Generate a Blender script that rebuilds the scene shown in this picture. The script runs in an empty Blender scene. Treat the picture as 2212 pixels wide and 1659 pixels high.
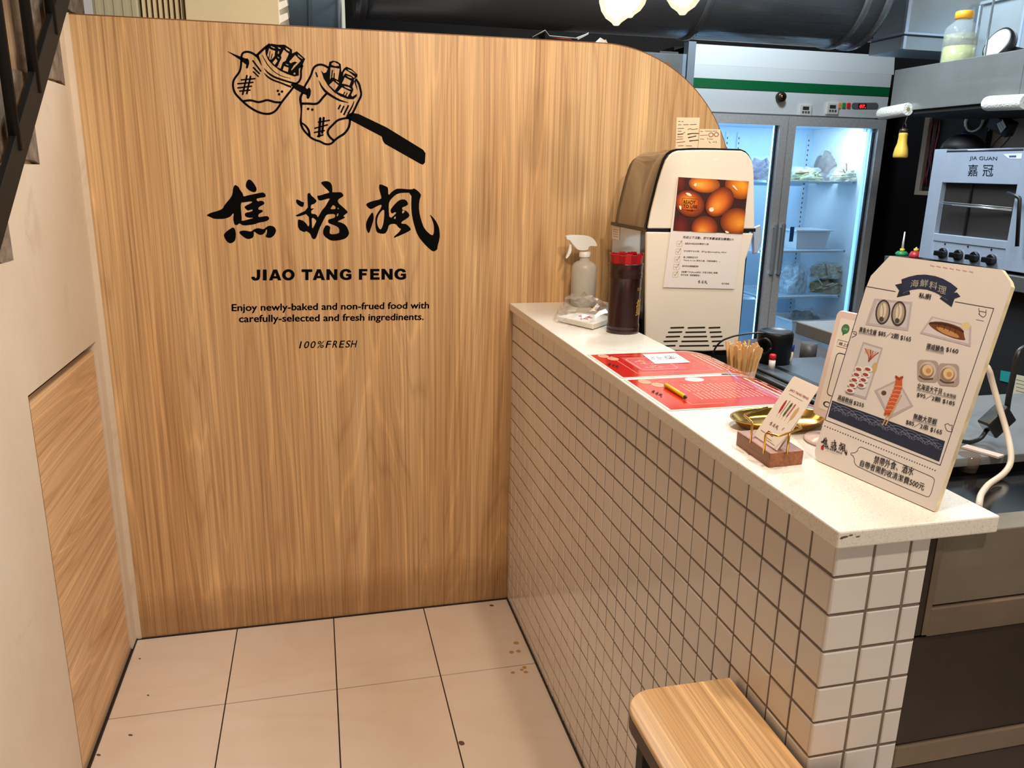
import bpy, bmesh, math, random
from mathutils import Vector, Matrix
random.seed(7)
SC = bpy.context.scene
COL = SC.collection

# ------------------------------------------------------------------ camera
F_PX, YAW, PITCH, ROLL = 1708.35, 0.24415, 0.264486, 0.0195663
CAM = Vector((-0.57213, -2.30527, 1.38910))
_f = Vector((math.sin(YAW)*math.cos(PITCH), math.cos(YAW)*math.cos(PITCH), -math.sin(PITCH)))
_r = Vector((math.cos(YAW), -math.sin(YAW), 0))
_u = _r.cross(_f)
CR = _r*math.cos(ROLL) + _u*math.sin(ROLL)
CU = -_r*math.sin(ROLL) + _u*math.cos(ROLL)
CF = _f
cd = bpy.data.cameras.new('camera')
cam = bpy.data.objects.new('camera', cd); COL.objects.link(cam)
cd.sensor_fit = 'HORIZONTAL'; cd.sensor_width = 36.0; cd.lens = F_PX/2212*36.0
cd.clip_start = 0.02; cd.clip_end = 50
cam.matrix_world = Matrix(((CR.x, CU.x, -CF.x, CAM.x), (CR.y, CU.y, -CF.y, CAM.y), (CR.z, CU.z, -CF.z, CAM.z), (0, 0, 0, 1)))
SC.camera = cam

# ------------------------------------------------------------------ world, lights, exposure
SC.view_settings.view_transform = 'Standard'; SC.view_settings.look = 'None'
SC.view_settings.gamma = 1.0; SC.view_settings.use_curve_mapping = False
SC.view_settings.exposure = 0.06
W = bpy.data.worlds.new('world'); SC.world = W; W.use_nodes = True
W.node_tree.nodes['Background'].inputs[0].default_value = (1.0, 0.90, 0.80, 1)
W.node_tree.nodes['Background'].inputs[1].default_value = 0.36

def lamp(name, kind, loc, energy, color, target=None, **kw):
    l = bpy.data.lights.new(name, kind); l.energy = energy; l.color = color
    for k, v in kw.items(): setattr(l, k, v)
    o = bpy.data.objects.new(name, l); COL.objects.link(o); o.location = loc
    if target is not None:
        o.rotation_euler = (Vector(target)-Vector(loc)).to_track_quat('-Z', 'Y').to_euler()
    return o
WARM = (1.0, 0.85, 0.70); COOL = (0.80, 0.92, 1.0)
lamp('ceiling_spotlight', 'SPOT', (0.16, -2.42, 2.62), 76, WARM, (0.0, -1.0, 0.5), spot_size=math.radians(120), spot_blend=0.6, shadow_soft_size=0.05)
lamp('ceiling_spotlight', 'SPOT', (-0.14, -1.62, 2.66), 70, WARM, (-0.40, -0.10, 0.35), spot_size=math.radians(125), spot_blend=0.8, shadow_soft_size=0.09)
lamp('kitchen_ceiling_light', 'AREA', (1.05, 0.60, 2.66), 72, COOL, (1.45, 0.95, 0), shape='RECTANGLE', size=0.3, size_y=1.2)
lamp('kitchen_ceiling_light', 'AREA', (1.20, -0.85, 2.66), 22, COOL, (1.40, -0.85, 0), shape='RECTANGLE', size=0.3, size_y=1.0)

# ------------------------------------------------------------------ helpers: pixels of the photograph to points on real planes
def ray(u, v):
    return CR*((u-1106)/F_PX) + CU*((829.5-v)/F_PX) + CF
def on(u, v, ax, val):
    d = ray(u, v); i = 'xyz'.index(ax); t = (val-CAM[i])/d[i]
    return CAM + d*t
def proj(P):
    q = Vector(P)-CAM
    z = q.dot(CF)
    return (1106+F_PX*q.dot(CR)/z, 829.5-F_PX*q.dot(CU)/z)

# ------------------------------------------------------------------ materials
def lin(c):
    c = c/255.0
    return c/12.92 if c <= 0.04045 else ((c+0.055)/1.055)**2.4
def rgb(r, g, b): return (lin(r), lin(g), lin(b), 1)
MATS = {}
def M(name, col=None, rough=0.5, metal=0.0, emit=0, ecol=None, var=0.0, vscale=20.0, alpha=1.0, trans=0.0, ior=1.45, coat=0.0, bump=0.0, spec=0.5):
    if name in MATS: return MATS[name]
    m = bpy.data.materials.new(name); m.use_nodes = True
    nt = m.node_tree; b = nt.nodes['Principled BSDF']
    c = rgb(*col)
    b.inputs['Base Color'].default_value = c
    b.inputs['Roughness'].default_value = rough; b.inputs['Metallic'].default_value = metal
    b.inputs['Specular IOR Level'].default_value = spec
    if emit:
        b.inputs['Emission Color'].default_value = rgb(*(ecol or col)); b.inputs['Emission Strength'].default_value = emit
    if trans: b.inputs['Transmission Weight'].default_value = trans; b.inputs['IOR'].default_value = ior
    if alpha < 1: b.inputs['Alpha'].default_value = alpha
    if coat: b.inputs['Coat Weight'].default_value = coat; b.inputs['Coat Roughness'].default_value = 0.08
    if var or bump:
        tc = nt.nodes.new('ShaderNodeTexCoord'); nz = nt.nodes.new('ShaderNodeTexNoise')
        nz.inputs['Scale'].default_value = vscale; nz.inputs['Detail'].default_value = 5
        nt.links.new(tc.outputs['Object'], nz.inputs['Vector'])
        if var:
            cr = nt.nodes.new('ShaderNodeValToRGB')
            cr.color_ramp.elements[0].position = 0.3; cr.color_ramp.elements[1].position = 0.7
            cr.color_ramp.elements[0].color = (c[0]*(1-var), c[1]*(1-var), c[2]*(1-var), 1)
            cr.color_ramp.elements[1].color = (min(1, c[0]*(1+var)), min(1, c[1]*(1+var)), min(1, c[2]*(1+var)), 1)
            nt.links.new(nz.outputs['Fac'], cr.inputs['Fac']); nt.links.new(cr.outputs['Color'], b.inputs['Base Color'])
        if bump:
            bp = nt.nodes.new('ShaderNodeBump'); bp.inputs['Strength'].default_value = bump; bp.inputs['Distance'].default_value = 0.01
            nt.links.new(nz.outputs['Fac'], bp.inputs['Height']); nt.links.new(bp.outputs['Normal'], b.inputs['Normal'])
    MATS[name] = m
    return m

class NT:
    def __init__(s, name):
        s.m = bpy.data.materials.new(name); s.m.use_nodes = True; s.t = s.m.node_tree; s.b = s.t.nodes['Principled BSDF']
        MATS[name] = s.m; s.tc = s.t.nodes.new('ShaderNodeTexCoord')
    def n(s, typ, **kw):
        o = s.t.nodes.new(typ)
        for k, v in kw.items(): setattr(o, k, v)
        return o
    def l(s, a, b): s.t.links.new(a, b)
    def noise(s, scl, scale, detail=4, rough=0.5, dist=0.0, loc=(0, 0, 0), rot=(0, 0, 0)):
        mp = s.n('ShaderNodeMapping'); mp.inputs['Scale'].default_value = scl; mp.inputs['Location'].default_value = loc; mp.inputs['Rotation'].default_value = rot
        s.l(s.tc.outputs['Object'], mp.inputs['Vector'])
        nz = s.n('ShaderNodeTexNoise'); nz.inputs['Scale'].default_value = scale; nz.inputs['Detail'].default_value = detail
        nz.inputs['Roughness'].default_value = rough; nz.inputs['Distortion'].default_value = dist
        s.l(mp.outputs['Vector'], nz.inputs['Vector'])
        return nz.outputs['Fac']
    def ramp(s, fac, stops):
        r = s.n('ShaderNodeValToRGB'); e = r.color_ramp.elements
        while len(e) < len(stops): e.new(0.5)
        for x, (p, c) in zip(e, stops): x.position = p; x.color = c
        s.l(fac, r.inputs['Fac']); return r.outputs['Color']
    def mix(s, fac, a, b, mode='MIX'):
        x = s.n('ShaderNodeMixRGB', blend_type=mode)
        if isinstance(fac, (int, float)): x.inputs[0].default_value = fac
        else: s.l(fac, x.inputs[0])
        for i, v in ((1, a), (2, b)):
            if isinstance(v, tuple): x.inputs[i].default_value = v
            else: s.l(v, x.inputs[i])
        return x.outputs[0]
    def bump(s, h, strength, dist=0.01):
        b = s.n('ShaderNodeBump'); b.inputs['Strength'].default_value = strength; b.inputs['Distance'].default_value = dist
        s.l(h, b.inputs['Height']); s.l(b.outputs['Normal'], s.b.inputs['Normal'])

def wood_mat(name, stretch, light, mid, dark, pore=0.62, rough=0.42, gain=1.0, loc=(0, 0, 0)):
    """stretch: index of the axis along which the grain runs (0 x, 1 y, 2 z); the other axes vary fast"""
    w = NT(name)
    def sc(a, b):
        v = [a, a, a]; v[stretch] = b; return tuple(v)
    big = w.noise(sc(8.0*gain, 0.22), 1.0, 4, 0.55, 0.5, loc)
    cath = w.noise(sc(5.5*gain, 0.36), 1.0, 2, 0.4, 0.3, tuple(x+3 for x in loc))
    rings = w.n('ShaderNodeMath', operation='MULTIPLY'); w.l(cath, rings.inputs[0]); rings.inputs[1].default_value = 30.0
    frac = w.n('ShaderNodeMath', operation='PINGPONG'); w.l(rings.outputs[0], frac.inputs[0]); frac.inputs[1].default_value = 1.0
    fine = w.noise(sc(120*gain, 1.2), 1.0, 3, 0.6, 0.0, loc)
    fine2 = w.noise(sc(300*gain, 1.6), 1.0, 2, 0.5, 0.0, loc)
    base = w.ramp(big, [(0.30, dark), (0.47, mid), (0.66, light)])
    ringc = w.ramp(frac.outputs[0], [(0.0, (0.84, 0.79, 0.74, 1)), (0.22, (1, 1, 1, 1)), (0.80, (1.02, 1.02, 1.01, 1)), (1.0, (1.26, 1.25, 1.20, 1))])
    base = w.mix(0.9, base, ringc, 'MULTIPLY')
    fc = w.ramp(fine, [(0.36, (0.58, 0.49, 0.42, 1)), (0.52, (1, 1, 1, 1)), (0.75, (1.10, 1.09, 1.08, 1))])
    base = w.mix(pore, base, fc, 'MULTIPLY')
    fc2 = w.ramp(fine2, [(0.4, (0.72, 0.66, 0.6, 1)), (0.6, (1.05, 1.05, 1.05, 1))])
    base = w.mix(pore*0.8, base, fc2, 'MULTIPLY')
    w.l(base, w.b.inputs['Base Color']); w.b.inputs['Roughness'].default_value = rough
    w.bump(fine, 0.12, 0.002)
    return w
wl = wood_mat('oak_laminate_vertical', 2, rgb(218, 180, 132), rgb(204, 162, 113), rgb(188, 144, 98))
# scuffed, darker band of dirt along the skirting height of the partition
def scuff(w):
    sep = w.n('ShaderNodeSeparateXYZ'); w.l(w.tc.outputs['Object'], sep.inputs[0])
    nz = w.noise((4, 4, 12), 1.0, 5, 0.65, 0.5)
    ad = w.n('ShaderNodeMath', operation='MULTIPLY_ADD'); w.l(nz, ad.inputs[0]); ad.inputs[1].default_value = -0.14; w.l(sep.outputs[2], ad.inputs[2])
    r = w.ramp(ad.outputs[0], [(0.0, (0.55, 0.48, 0.44, 1)), (0.06, (0.8, 0.75, 0.72, 1)), (0.10, (1, 1, 1, 1))])
    src = w.b.inputs['Base Color'].links[0].from_socket
    w.l(w.mix(0.65, src, r, 'MULTIPLY'), w.b.inputs['Base Color'])
scuff(wl)
wood_mat('oak_laminate_horizontal', 1, rgb(238, 200, 156), rgb(228, 186, 142), rgb(212, 168, 124), pore=0.4, loc=(1, 2, 4))
wood_mat('ash_seat', 1, rgb(234, 196, 148), rgb(222, 180, 130), rgb(204, 158, 108), gain=1.6, rough=0.35, loc=(5, 1, 2))
wood_mat('walnut_block', 1, rgb(165, 104, 66), rgb(146, 88, 54), rgb(120, 68, 40), gain=2.0, rough=0.4, loc=(8, 1, 2))
def plaster():
    w = NT('painted_plaster')
    a = w.noise((1, 1, 1), 2.2, 5, 0.6); c = w.ramp(a, [(0.3, rgb(216, 196, 172)), (0.7, rgb(228, 212, 190))])
    d = w.noise((5, 5, 2.2), 1.6, 6, 0.7, 1.0, (2.3, 0.4, 0.7)); dc = w.ramp(d, [(0.60, (1, 1, 1, 1)), (0.74, (0.80, 0.76, 0.72, 1))])
    c = w.mix(0.8, c, dc, 'MULTIPLY')
    w.l(c, w.b.inputs['Base Color']); w.b.inputs['Roughness'].default_value = 0.62
    w.bump(w.noise((1, 1, 1), 26, 4), 0.10, 0.004)
plaster()
def floor_tile():
    w = NT('beige_porcelain')
    a = w.noise((2, 1.2, 1), 1.3, 5, 0.55, 0.4); c = w.ramp(a, [(0.28, rgb(224, 204, 184)), (0.5, rgb(232, 214, 196)), (0.75, rgb(238, 222, 206))])
    v = w.noise((1.4, 3.0, 1), 1.1, 3, 0.5, 0.8, (4, 1, 0), (0, 0, 0.9)); vc = w.ramp(v, [(0.42, (1, 1, 1, 1)), (0.50, (0.94, 0.91, 0.88, 1)), (0.56, (1, 1, 1, 1))])
    c = w.mix(0.5, c, vc, 'MULTIPLY')
    w.l(c, w.b.inputs['Base Color']); w.b.inputs['Roughness'].default_value = 0.34
floor_tile()
def quartz():
    w = NT('speckled_quartz')
    a = w.noise((1, 1, 1), 420, 2, 0.5); c = w.ramp(a, [(0.30, rgb(216, 204, 186)), (0.40, rgb(236, 229, 217)), (0.7, rgb(243, 238, 228))])
    b2 = w.noise((1, 1, 1), 5, 4); c = w.mix(0.4, c, w.ramp(b2, [(0.35, (0.93, 0.9, 0.86, 1)), (0.65, (1, 1, 1, 1))]), 'MULTIPLY')
    w.l(c, w.b.inputs['Base Color']); w.b.inputs['Roughness'].default_value = 0.22
quartz()
def steel(name, col, rough, stretch=1, smudge=0.25, metal=0.55):
    w = NT(name); v = [90, 90, 90]; v[stretch] = 1.5
    a = w.noise(tuple(v), 1.0, 3, 0.6)
    s2 = w.noise((1, 1, 1), 6.0, 5, 0.6, 0.6)
    c = w.mix(smudge, rgb(*col), w.ramp(s2, [(0.3, (0.45, 0.42, 0.38, 1)), (0.7, (1, 1, 1, 1))]), 'MULTIPLY')
    w.l(c, w.b.inputs['Base Color']); w.b.inputs['Metallic'].default_value = metal
    r = w.ramp(a, [(0.3, (rough*0.92,)*3+(1,)), (0.7, (rough*1.08,)*3+(1,))]); w.l(r, w.b.inputs['Roughness'])
    return w
steel('brushed_steel', (164, 167, 168), 0.32, 1, 0.3, 0.7)
steel('worn_steel', (156, 142, 122), 0.36, 0, 0.6)
steel('dark_worn_steel', (72, 61, 51), 0.45, 2, 0.5)
steel('polished_steel', (206, 222, 246), 0.16, 1, 0.2, 0.55)  # blue base tint stands in for bluish reflections
steel('galvanised_steel', (176, 188, 196), 0.36, 2, 0.2)
steel('black_duct_steel', (106, 110, 117), 0.28, 0, 0.25, 0.4)
steel('blue_grey_duct', (120, 140, 158), 0.32, 0, 0.3)

VINYL = M('black_vinyl', (4, 3, 3), 0.6, spec=0.06)
BLACK = M('black_plastic', (18, 18, 20), 0.4)
GLOSSBLACK = M('gloss_black', (10, 10, 12), 0.12)
WHITE = M('white_plastic', (236, 232, 226), 0.35)
DARK = M('dark_void', (14, 13, 15), 0.8)

# ------------------------------------------------------------------ mesh building
WL = {}
class MB:
    def __init__(s): s.v = []; s.f = []; s.mi = []; s.mats = []; s.cur = 0; s.sm = []
    def mat(s, m):
        if m not in s.mats: s.mats.append(m)
        s.cur = s.mats.index(m); return s
    def add(s, vs, fs, smooth=False):
        n = len(s.v); s.v += [Vector(v) for v in vs]
        for f in fs: s.f.append([i+n for i in f]); s.mi.append(s.cur); s.sm.append(smooth)
        return s
    def box(s, x0, x1, y0, y1, z0, z1):
        vs = [(x, y, z) for z in (z0, z1) for y in (y0, y1) for x in (x0, x1)]
        return s.add(vs, [(0, 2, 3, 1), (4, 5, 7, 6), (0, 1, 5, 4), (2, 6, 7, 3), (0, 4, 6, 2), (1, 3, 7, 5)])
    def obox(s, c, ex, ey, ez, hx, hy, hz):
        c = Vector(c); ex, ey, ez = Vector(ex), Vector(ey), Vector(ez)
        vs = [c+ex*x+ey*y+ez*z for z in (-hz, hz) for y in (-hy, hy) for x in (-hx, hx)]
        return s.add(vs, [(0, 2, 3, 1), (4, 5, 7, 6), (0, 1, 5, 4), (2, 6, 7, 3), (0, 4, 6, 2), (1, 3, 7, 5)])
    def prism(s, pts, d, smooth=False):
        """closed outline (3-D points, any order of turn) pushed along vector d"""
        n = len(pts); d = Vector(d); a = [Vector(p) for p in pts]; b = [p+d for p in a]
        nrm = Vector((0, 0, 0))
        for i in range(n): nrm += (a[i]-a[0]).cross(a[(i+1) % n]-a[0])
        rev = nrm.dot(d) > 0
        fs = [list(range(n)) if not rev else list(range(n))[::-1], [i+n for i in range(n)][::-1] if not rev else [i+n for i in range(n)]]
        for i in range(n):
            j = (i+1) % n
            fs.append([i, i+n, j+n, j] if not rev else [i, j, j+n, i+n])
        k = len(s.f); s.add(a+b, fs, False)
        if smooth:
            for q in range(k+2, len(s.f)): s.sm[q] = True
        return s
    def lathe(s, prof, c, n=24, axis='z', cap=True, ang=None, sx=1.0, sy=1.0):
        """prof: (radius, height) pairs"""
        c = Vector(c); vs = []; fs = []
        A = {'z': (Vector((1, 0, 0)), Vector((0, 1, 0)), Vector((0, 0, 1))), 'x': (Vector((0, 1, 0)), Vector((0, 0, 1)), Vector((1, 0, 0))), 'y': (Vector((0, 0, 1)), Vector((1, 0, 0)), Vector((0, 1, 0)))}
        ax = A[axis] if isinstance(axis, str) else axis
        for r, h in prof:
            for i in range(n):
                t = 2*math.pi*i/n; vs.append(c+ax[0]*(r*math.cos(t)*sx)+ax[1]*(r*math.sin(t)*sy)+ax[2]*h)
        for k in range(len(prof)-1):
            for i in range(n):
                j = (i+1) % n; fs.append((k*n+i, k*n+j, (k+1)*n+j, (k+1)*n+i))
        s.add(vs, fs, True)
        if cap:
            m = len(s.v)-len(vs)
            if prof[0][0] > 1e-4: s.f.append([m+i for i in range(n)][::-1]); s.mi.append(s.cur); s.sm.append(False)
            if prof[-1][0] > 1e-4: s.f.append([m+(len(prof)-1)*n+i for i in range(n)]); s.mi.append(s.cur); s.sm.append(False)
        return s
    def tube(s, pts, r, n=8, cap=True):
        pts = [Vector(p) for p in pts]; vs = []; fs = []; N = len(pts); up = Vector((0.13, 0.27, 0.95)).normalized(); prev = None
        for k, p in enumerate(pts):
            t = (pts[min(k+1, N-1)]-pts[max(k-1, 0)]).normalized()
            a = (prev - t*prev.dot(t)) if prev is not None else t.cross(up)
            if a.length < 1e-5: a = t.cross(Vector((1, 0, 0)))
            a.normalize(); prev = a; b = t.cross(a); rr = r[k] if isinstance(r, (list, tuple)) else r
            for i in range(n):
                th = 2*math.pi*i/n; vs.append(p+a*(rr*math.cos(th))+b*(rr*math.sin(th)))
        for k in range(N-1):
            for i in range(n):
                j = (i+1) % n; fs.append((k*n+i, k*n+j, (k+1)*n+j, (k+1)*n+i))
        s.add(vs, fs, True)
        if cap:
            m = len(s.v)-len(vs)
            s.f += [[m+i for i in range(n)][::-1], [m+(N-1)*n+i for i in range(n)]]; s.mi += [s.cur]*2; s.sm += [False]*2
        return s
    def build(s, name, mat=None, parent=None, bevel=0, seg=2, base=None, solid=0):
        me = bpy.data.meshes.new(name)
        if parent is not None: off = WL[parent.name]
        elif base is not None: off = Vector(base)
        else:
            xs = [v.x for v in s.v]; ys = [v.y for v in s.v]
            off = Vector(((min(xs)+max(xs))/2, (min(ys)+max(ys))/2, min(v.z for v in s.v)))
        me.from_pydata([v-off for v in s.v], [], s.f)
        for m in (s.mats or [mat]): me.materials.append(m if not isinstance(m, str) else MATS[m])
        for p, mi, sm in zip(me.polygons, s.mi, s.sm): p.material_index = mi if s.mats else 0; p.use_smooth = sm
        if bevel:
            bm = bmesh.new(); bm.from_mesh(me)
            bmesh.ops.remove_doubles(bm, verts=bm.verts, dist=1e-6)
            ed = [e for e in bm.edges if len(e.link_faces) == 2 and e.calc_face_angle(0) > 0.6]
            bmesh.ops.bevel(bm, geom=ed, offset=bevel, segments=seg, profile=0.5, affect='EDGES', clamp_overlap=True)
            bm.to_mesh(me); bm.free()
        me.update()
        o = bpy.data.objects.new(name, me); COL.objects.link(o)
        if parent is not None: o.parent = parent
        else: o.location = off
        WL[o.name] = off.copy()
        return o
def tag(o, label, cat, group=None, kind=None):
    o['label'] = label
    if cat: o['category'] = cat
    if group: o['group'] = group
    if kind: o['kind'] = kind
    return o
def thing(name, loc, label, cat, group=None):
    o = bpy.data.objects.new(name, None); COL.objects.link(o); o.location = loc; o.empty_display_size = 0.05
    WL[o.name] = Vector(loc); return tag(o, label, cat, group)
def struct(o, label=None, cat=None):
    o['kind'] = 'structure'
    if label: o['label'] = label
    if cat: o['category'] = cat
    return o
def copy_tree(o, parent=None, delta=None):
    c = o.copy(); COL.objects.link(c); c.parent = parent
    if delta is not None: c.location = o.location+Vector(delta)
    WL[c.name] = WL[o.name] + (Vector(delta) if delta is not None else Vector((0, 0, 0)))
    for ch in o.children: copy_tree(ch, c)
    return c

# ------------------------------------------------------------------ flat print on real planes
class Frame:
    def __init__(s, o, ex, ey, bend=None):
        s.o = Vector(o); s.ex = Vector(ex).normalized(); s.ey = Vector(ey); s.ey = (s.ey-s.ex*s.ey.dot(s.ex)).normalized()
        s.n = s.ex.cross(s.ey); s.bend = bend
    def P(s, u, v, d=0.0):
        p = s.o+s.ex*u+s.ey*v+s.n*d
        if s.bend: p = p+s.bend(u, v)
        return p
    def uv(s, px, py):
        d = ray(px, py); t = (s.o-CAM).dot(s.n)/d.dot(s.n); q = CAM+d*t-s.o
        return (q.dot(s.ex), q.dot(s.ey))
def _text_geo(body, off=0.0):
    cu = bpy.data.curves.new('t', 'FONT'); cu.body = body; cu.size = 1.0; cu.offset = off; cu.resolution_u = 3
    ob = bpy.data.objects.new('t', cu); COL.objects.link(ob)
    dg = bpy.context.evaluated_depsgraph_get(); ev = ob.evaluated_get(dg); me = ev.to_mesh()
    vs = [(v.co.x, v.co.y) for v in me.vertices]; fs = [list(p.vertices) for p in me.polygons]
    ev.to_mesh_clear(); bpy.data.objects.remove(ob); bpy.data.curves.remove(cu)
    return vs, fs
def _fill_geo(loops):
    """2-D outlines, inner ones are holes"""
    cu = bpy.data.curves.new('t', 'CURVE'); cu.dimensions = '2D'; cu.fill_mode = 'BOTH'
    for L in loops:
        sp = cu.splines.new('POLY'); sp.points.add(len(L)-1); sp.use_cyclic_u = True
        for p, q in zip(sp.points, L): p.co = (q[0], q[1], 0, 1)
    ob = bpy.data.objects.new('t', cu); COL.objects.link(ob)
    dg = bpy.context.evaluated_depsgraph_get(); ev = ob.evaluated_get(dg); me = ev.to_mesh()
    vs = [(v.co.x, v.co.y) for v in me.vertices]; fs = [list(p.vertices) for p in me.polygons]
    ev.to_mesh_clear(); bpy.data.objects.remove(ob); bpy.data.curves.remove(cu)
    return vs, fs
def smooth_loop(L, it=1):
    for _ in range(it):
        N = []
        for i in range(len(L)):
            a, b = L[i], L[(i+1) % len(L)]
            N += [(a[0]*.75+b[0]*.25, a[1]*.75+b[1]*.25), (a[0]*.25+b[0]*.75, a[1]*.25+b[1]*.75)]
        L = N
    return L
def ellipse(cx, cy, a, b, rot=0.0, n=20):
    c, s_ = math.cos(rot), math.sin(rot)
    return [(cx+a*math.cos(t)*c-b*math.sin(t)*s_, cy+a*math.cos(t)*s_+b*math.sin(t)*c) for t in [2*math.pi*i/n for i in range(n)]]
class Print:
    """print / vinyl lying on a Frame; coordinates are mapped by 'map' (default: pixels of the photograph on that plane)"""
    def __init__(s, fr, d=0.0006, mp=None):
        s.fr = fr; s.mb = MB(); s.d = d; s.mp = mp or fr.uv; s.k = 0
    def lay(s, extra=0.00006): s.k += 1; s.d += extra; return s
    def c(s, col, rough=0.5):
        if isinstance(col, tuple): col = M('ink_%d_%d_%d' % col, col, rough)
        s.mb.mat(col); return s
    def _put(s, vs, fs):
        P = [s.fr.P(*s.mp(*v), s.d) for v in vs]
        out = []
        for f in fs:
            if len(f) >= 3:
                a = Vector((0, 0, 0))
                for i in range(1, len(f)-1): a += (P[f[i]]-P[f[0]]).cross(P[f[i+1]]-P[f[0]])
                out.append(f if a.dot(s.fr.n) >= 0 else f[::-1])
        s.mb.add(P, out)
    def poly(s, L, sub=0):
        if sub: L = smooth_loop(L, sub)
        s._put(L, [list(range(len(L)))]); return s
    def fill(s, loops, sub=0):
        if sub: loops = [smooth_loop(L, sub) for L in loops]
        s._put(*_fill_geo(loops)); return s
    def line(s, pts, w, w2=None, sub=2, caps=True):
        """stroke; w may be a list; units of the mapped space"""
        ws = list(w) if isinstance(w, (list, tuple)) else [w]*len(pts)
        P = list(pts)
        for _ in range(sub if len(P) > 2 else 0):
            N = [P[0]]; NW = [ws[0]]
            for i in range(len(P)-1):
                a, b = P[i], P[i+1]; wa, wb = ws[i], ws[i+1]
                N += [(a[0]*.75+b[0]*.25, a[1]*.75+b[1]*.25), (a[0]*.25+b[0]*.75, a[1]*.25+b[1]*.75)]; NW += [wa*.75+wb*.25, wa*.25+wb*.75]
            N.append(P[-1]); NW.append(ws[-1]); P = N; ws = NW
        L, R = [], []
        for i, p in enumerate(P):
            a, b = P[max(i-1, 0)], P[min(i+1, len(P)-1)]
            dx, dy = b[0]-a[0], b[1]-a[1]; q = math.hypot(dx, dy) or 1; nx, ny = -dy/q, dx/q
            L.append((p[0]+nx*ws[i]/2, p[1]+ny*ws[i]/2)); R.append((p[0]-nx*ws[i]/2, p[1]-ny*ws[i]/2))
        vs = L+R; n = len(L)
        s._put(vs, [(i, i+1, n+i+1, n+i) for i in range(n-1)])
        if caps:
            for p, w_ in ((P[0], ws[0]), (P[-1], ws[-1])):
                if w_ > 0: s.poly(ellipse(p[0], p[1], w_/2, w_/2, 0, 10))
        return s
    def text(s, body, BL, BR, TL, off=0.0):
        """ink box of the text is laid on the parallelogram BL, BR, TL"""
        g0, f0 = _text_geo(body)
        if not g0: return s
        sh = [(0, 0)] if off <= 0 else ([(-off, 0), (off, 0), (0, off*0.7), (0, -off*0.7)] if off < 0.035 else [(i*off/2, j*off/2) for i in (-2, -1, 0, 1, 2) for j in (-1, 0, 1)])
        vs, fs = [], []
        for dx, dy in sh:
            n0 = len(vs); vs += [(x+dx, y+dy) for x, y in g0]; fs += [[i+n0 for i in f] for f in f0]
        x0 = min(v[0] for v in vs); x1 = max(v[0] for v in vs); y0 = min(v[1] for v in vs); y1 = max(v[1] for v in vs)
        uBL, uBR, uTL = s.mp(*BL), s.mp(*BR), s.mp(*TL)
        P = []
        for x, y in vs:
            a = (x-x0)/(x1-x0); b = (y-y0)/(y1-y0)
            P.append(s.fr.P(uBL[0]+a*(uBR[0]-uBL[0])+b*(uTL[0]-uBL[0]), uBL[1]+a*(uBR[1]-uBL[1])+b*(uTL[1]-uBL[1]), s.d))
        out = []
        for f in fs:
            a = Vector((0, 0, 0))
            for i in range(1, len(f)-1): a += (P[f[i]]-P[f[0]]).cross(P[f[i+1]]-P[f[0]])
            out.append(f if a.dot(s.fr.n) >= 0 else f[::-1])
        s.mb.add(P, out); return s
    def build(s, name, parent): return s.mb.build(name, None, parent)

# ================================================================== THE SETTING
# ---- floor with its porcelain tiles
mb = MB().box(-1.32, 3.0, -3.4, 2.75, -0.06, -0.004)
floor = struct(mb.build('floor', M('floor_grout', (58, 38, 32), 0.8), base=(0, 0, -0.06)), 'beige porcelain tiled floor', 'floor')
xs = [-1.150, -0.8606, -0.5693, -0.2821, 0.0]; ysr = [-0.004, -0.3695, -0.9695, -1.5695, -2.1695, -2.7695, -3.3695]
for i in range(4):
    for j in range(len(ysr)-1):
        g = 0.0018
        MB().box(xs[i]+g, xs[i+1]-g, ysr[j+1]+g, ysr[j]-g, -0.004, 0.0).build('floor_tile', 'beige_porcelain', floor)
for i in range(4):
    for j in range(3, len(ysr)-1):
        MB().box(i*0.29+0.001, i*0.29+0.289, ysr[j+1]+0.001, min(ysr[j], -1.60)-0.001, -0.004, 0.0).build('floor_tile', 'beige_porcelain', floor)
# dried coffee drips and a smear on the floor
ffr = Frame((0, 0, 0), (1, 0, 0), (0, 1, 0))
pr = Print(ffr, 0.0004).c((196, 146, 84))
for u, v, a, b in ((1115, 1389, 4, 2.2), (1105, 1409, 3.4, 2), (1120, 1407, 3.4, 2), (1133, 1442, 3.2, 2), (1136, 1452, 3.2, 1.8), (1127, 1447, 2.6, 1.6), (1108, 1453, 3, 1.8)): pr.poly(ellipse(u, v, a*1.5, b*1.5, 0.1, 12))
pr.c((104, 78, 62))
for u, v, a, b in ((1062, 1308, 5, 2), (320, 1502, 2.6, 1.6), (282, 1588, 5, 2.2), (302, 1423, 2.4, 1.4), (213, 1631, 5, 2.4)): pr.poly(ellipse(u, v, a, b, 0.1, 10))
pr.poly([(990, 1602), (996, 1600), (1003, 1603), (1004, 1609), (996, 1611), (991, 1607)], 1)
pr.build('floor_stain', floor)

# ---- oak partition with a rounded shoulder
arc = [(0.25+0.45*math.sin(t), 1.2925+0.45*math.cos(t)) for t in [math.pi/2*i/28 for i in range(29)]]
out = [(-1.135, 0.0), (-1.135, 1.7370)] + [(x, z+0.0003) for x, z in arc] + [(0.70, 0.0)]
wall_back = struct(MB().prism([(x, 0, z) for x, z in out], (0, 0.036, 0)).build('wall_back', 'oak_laminate_vertical', base=(0, 0, 0)), 'oak laminate partition wall with rounded upper corner carrying the shop sign', 'wall')
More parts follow.
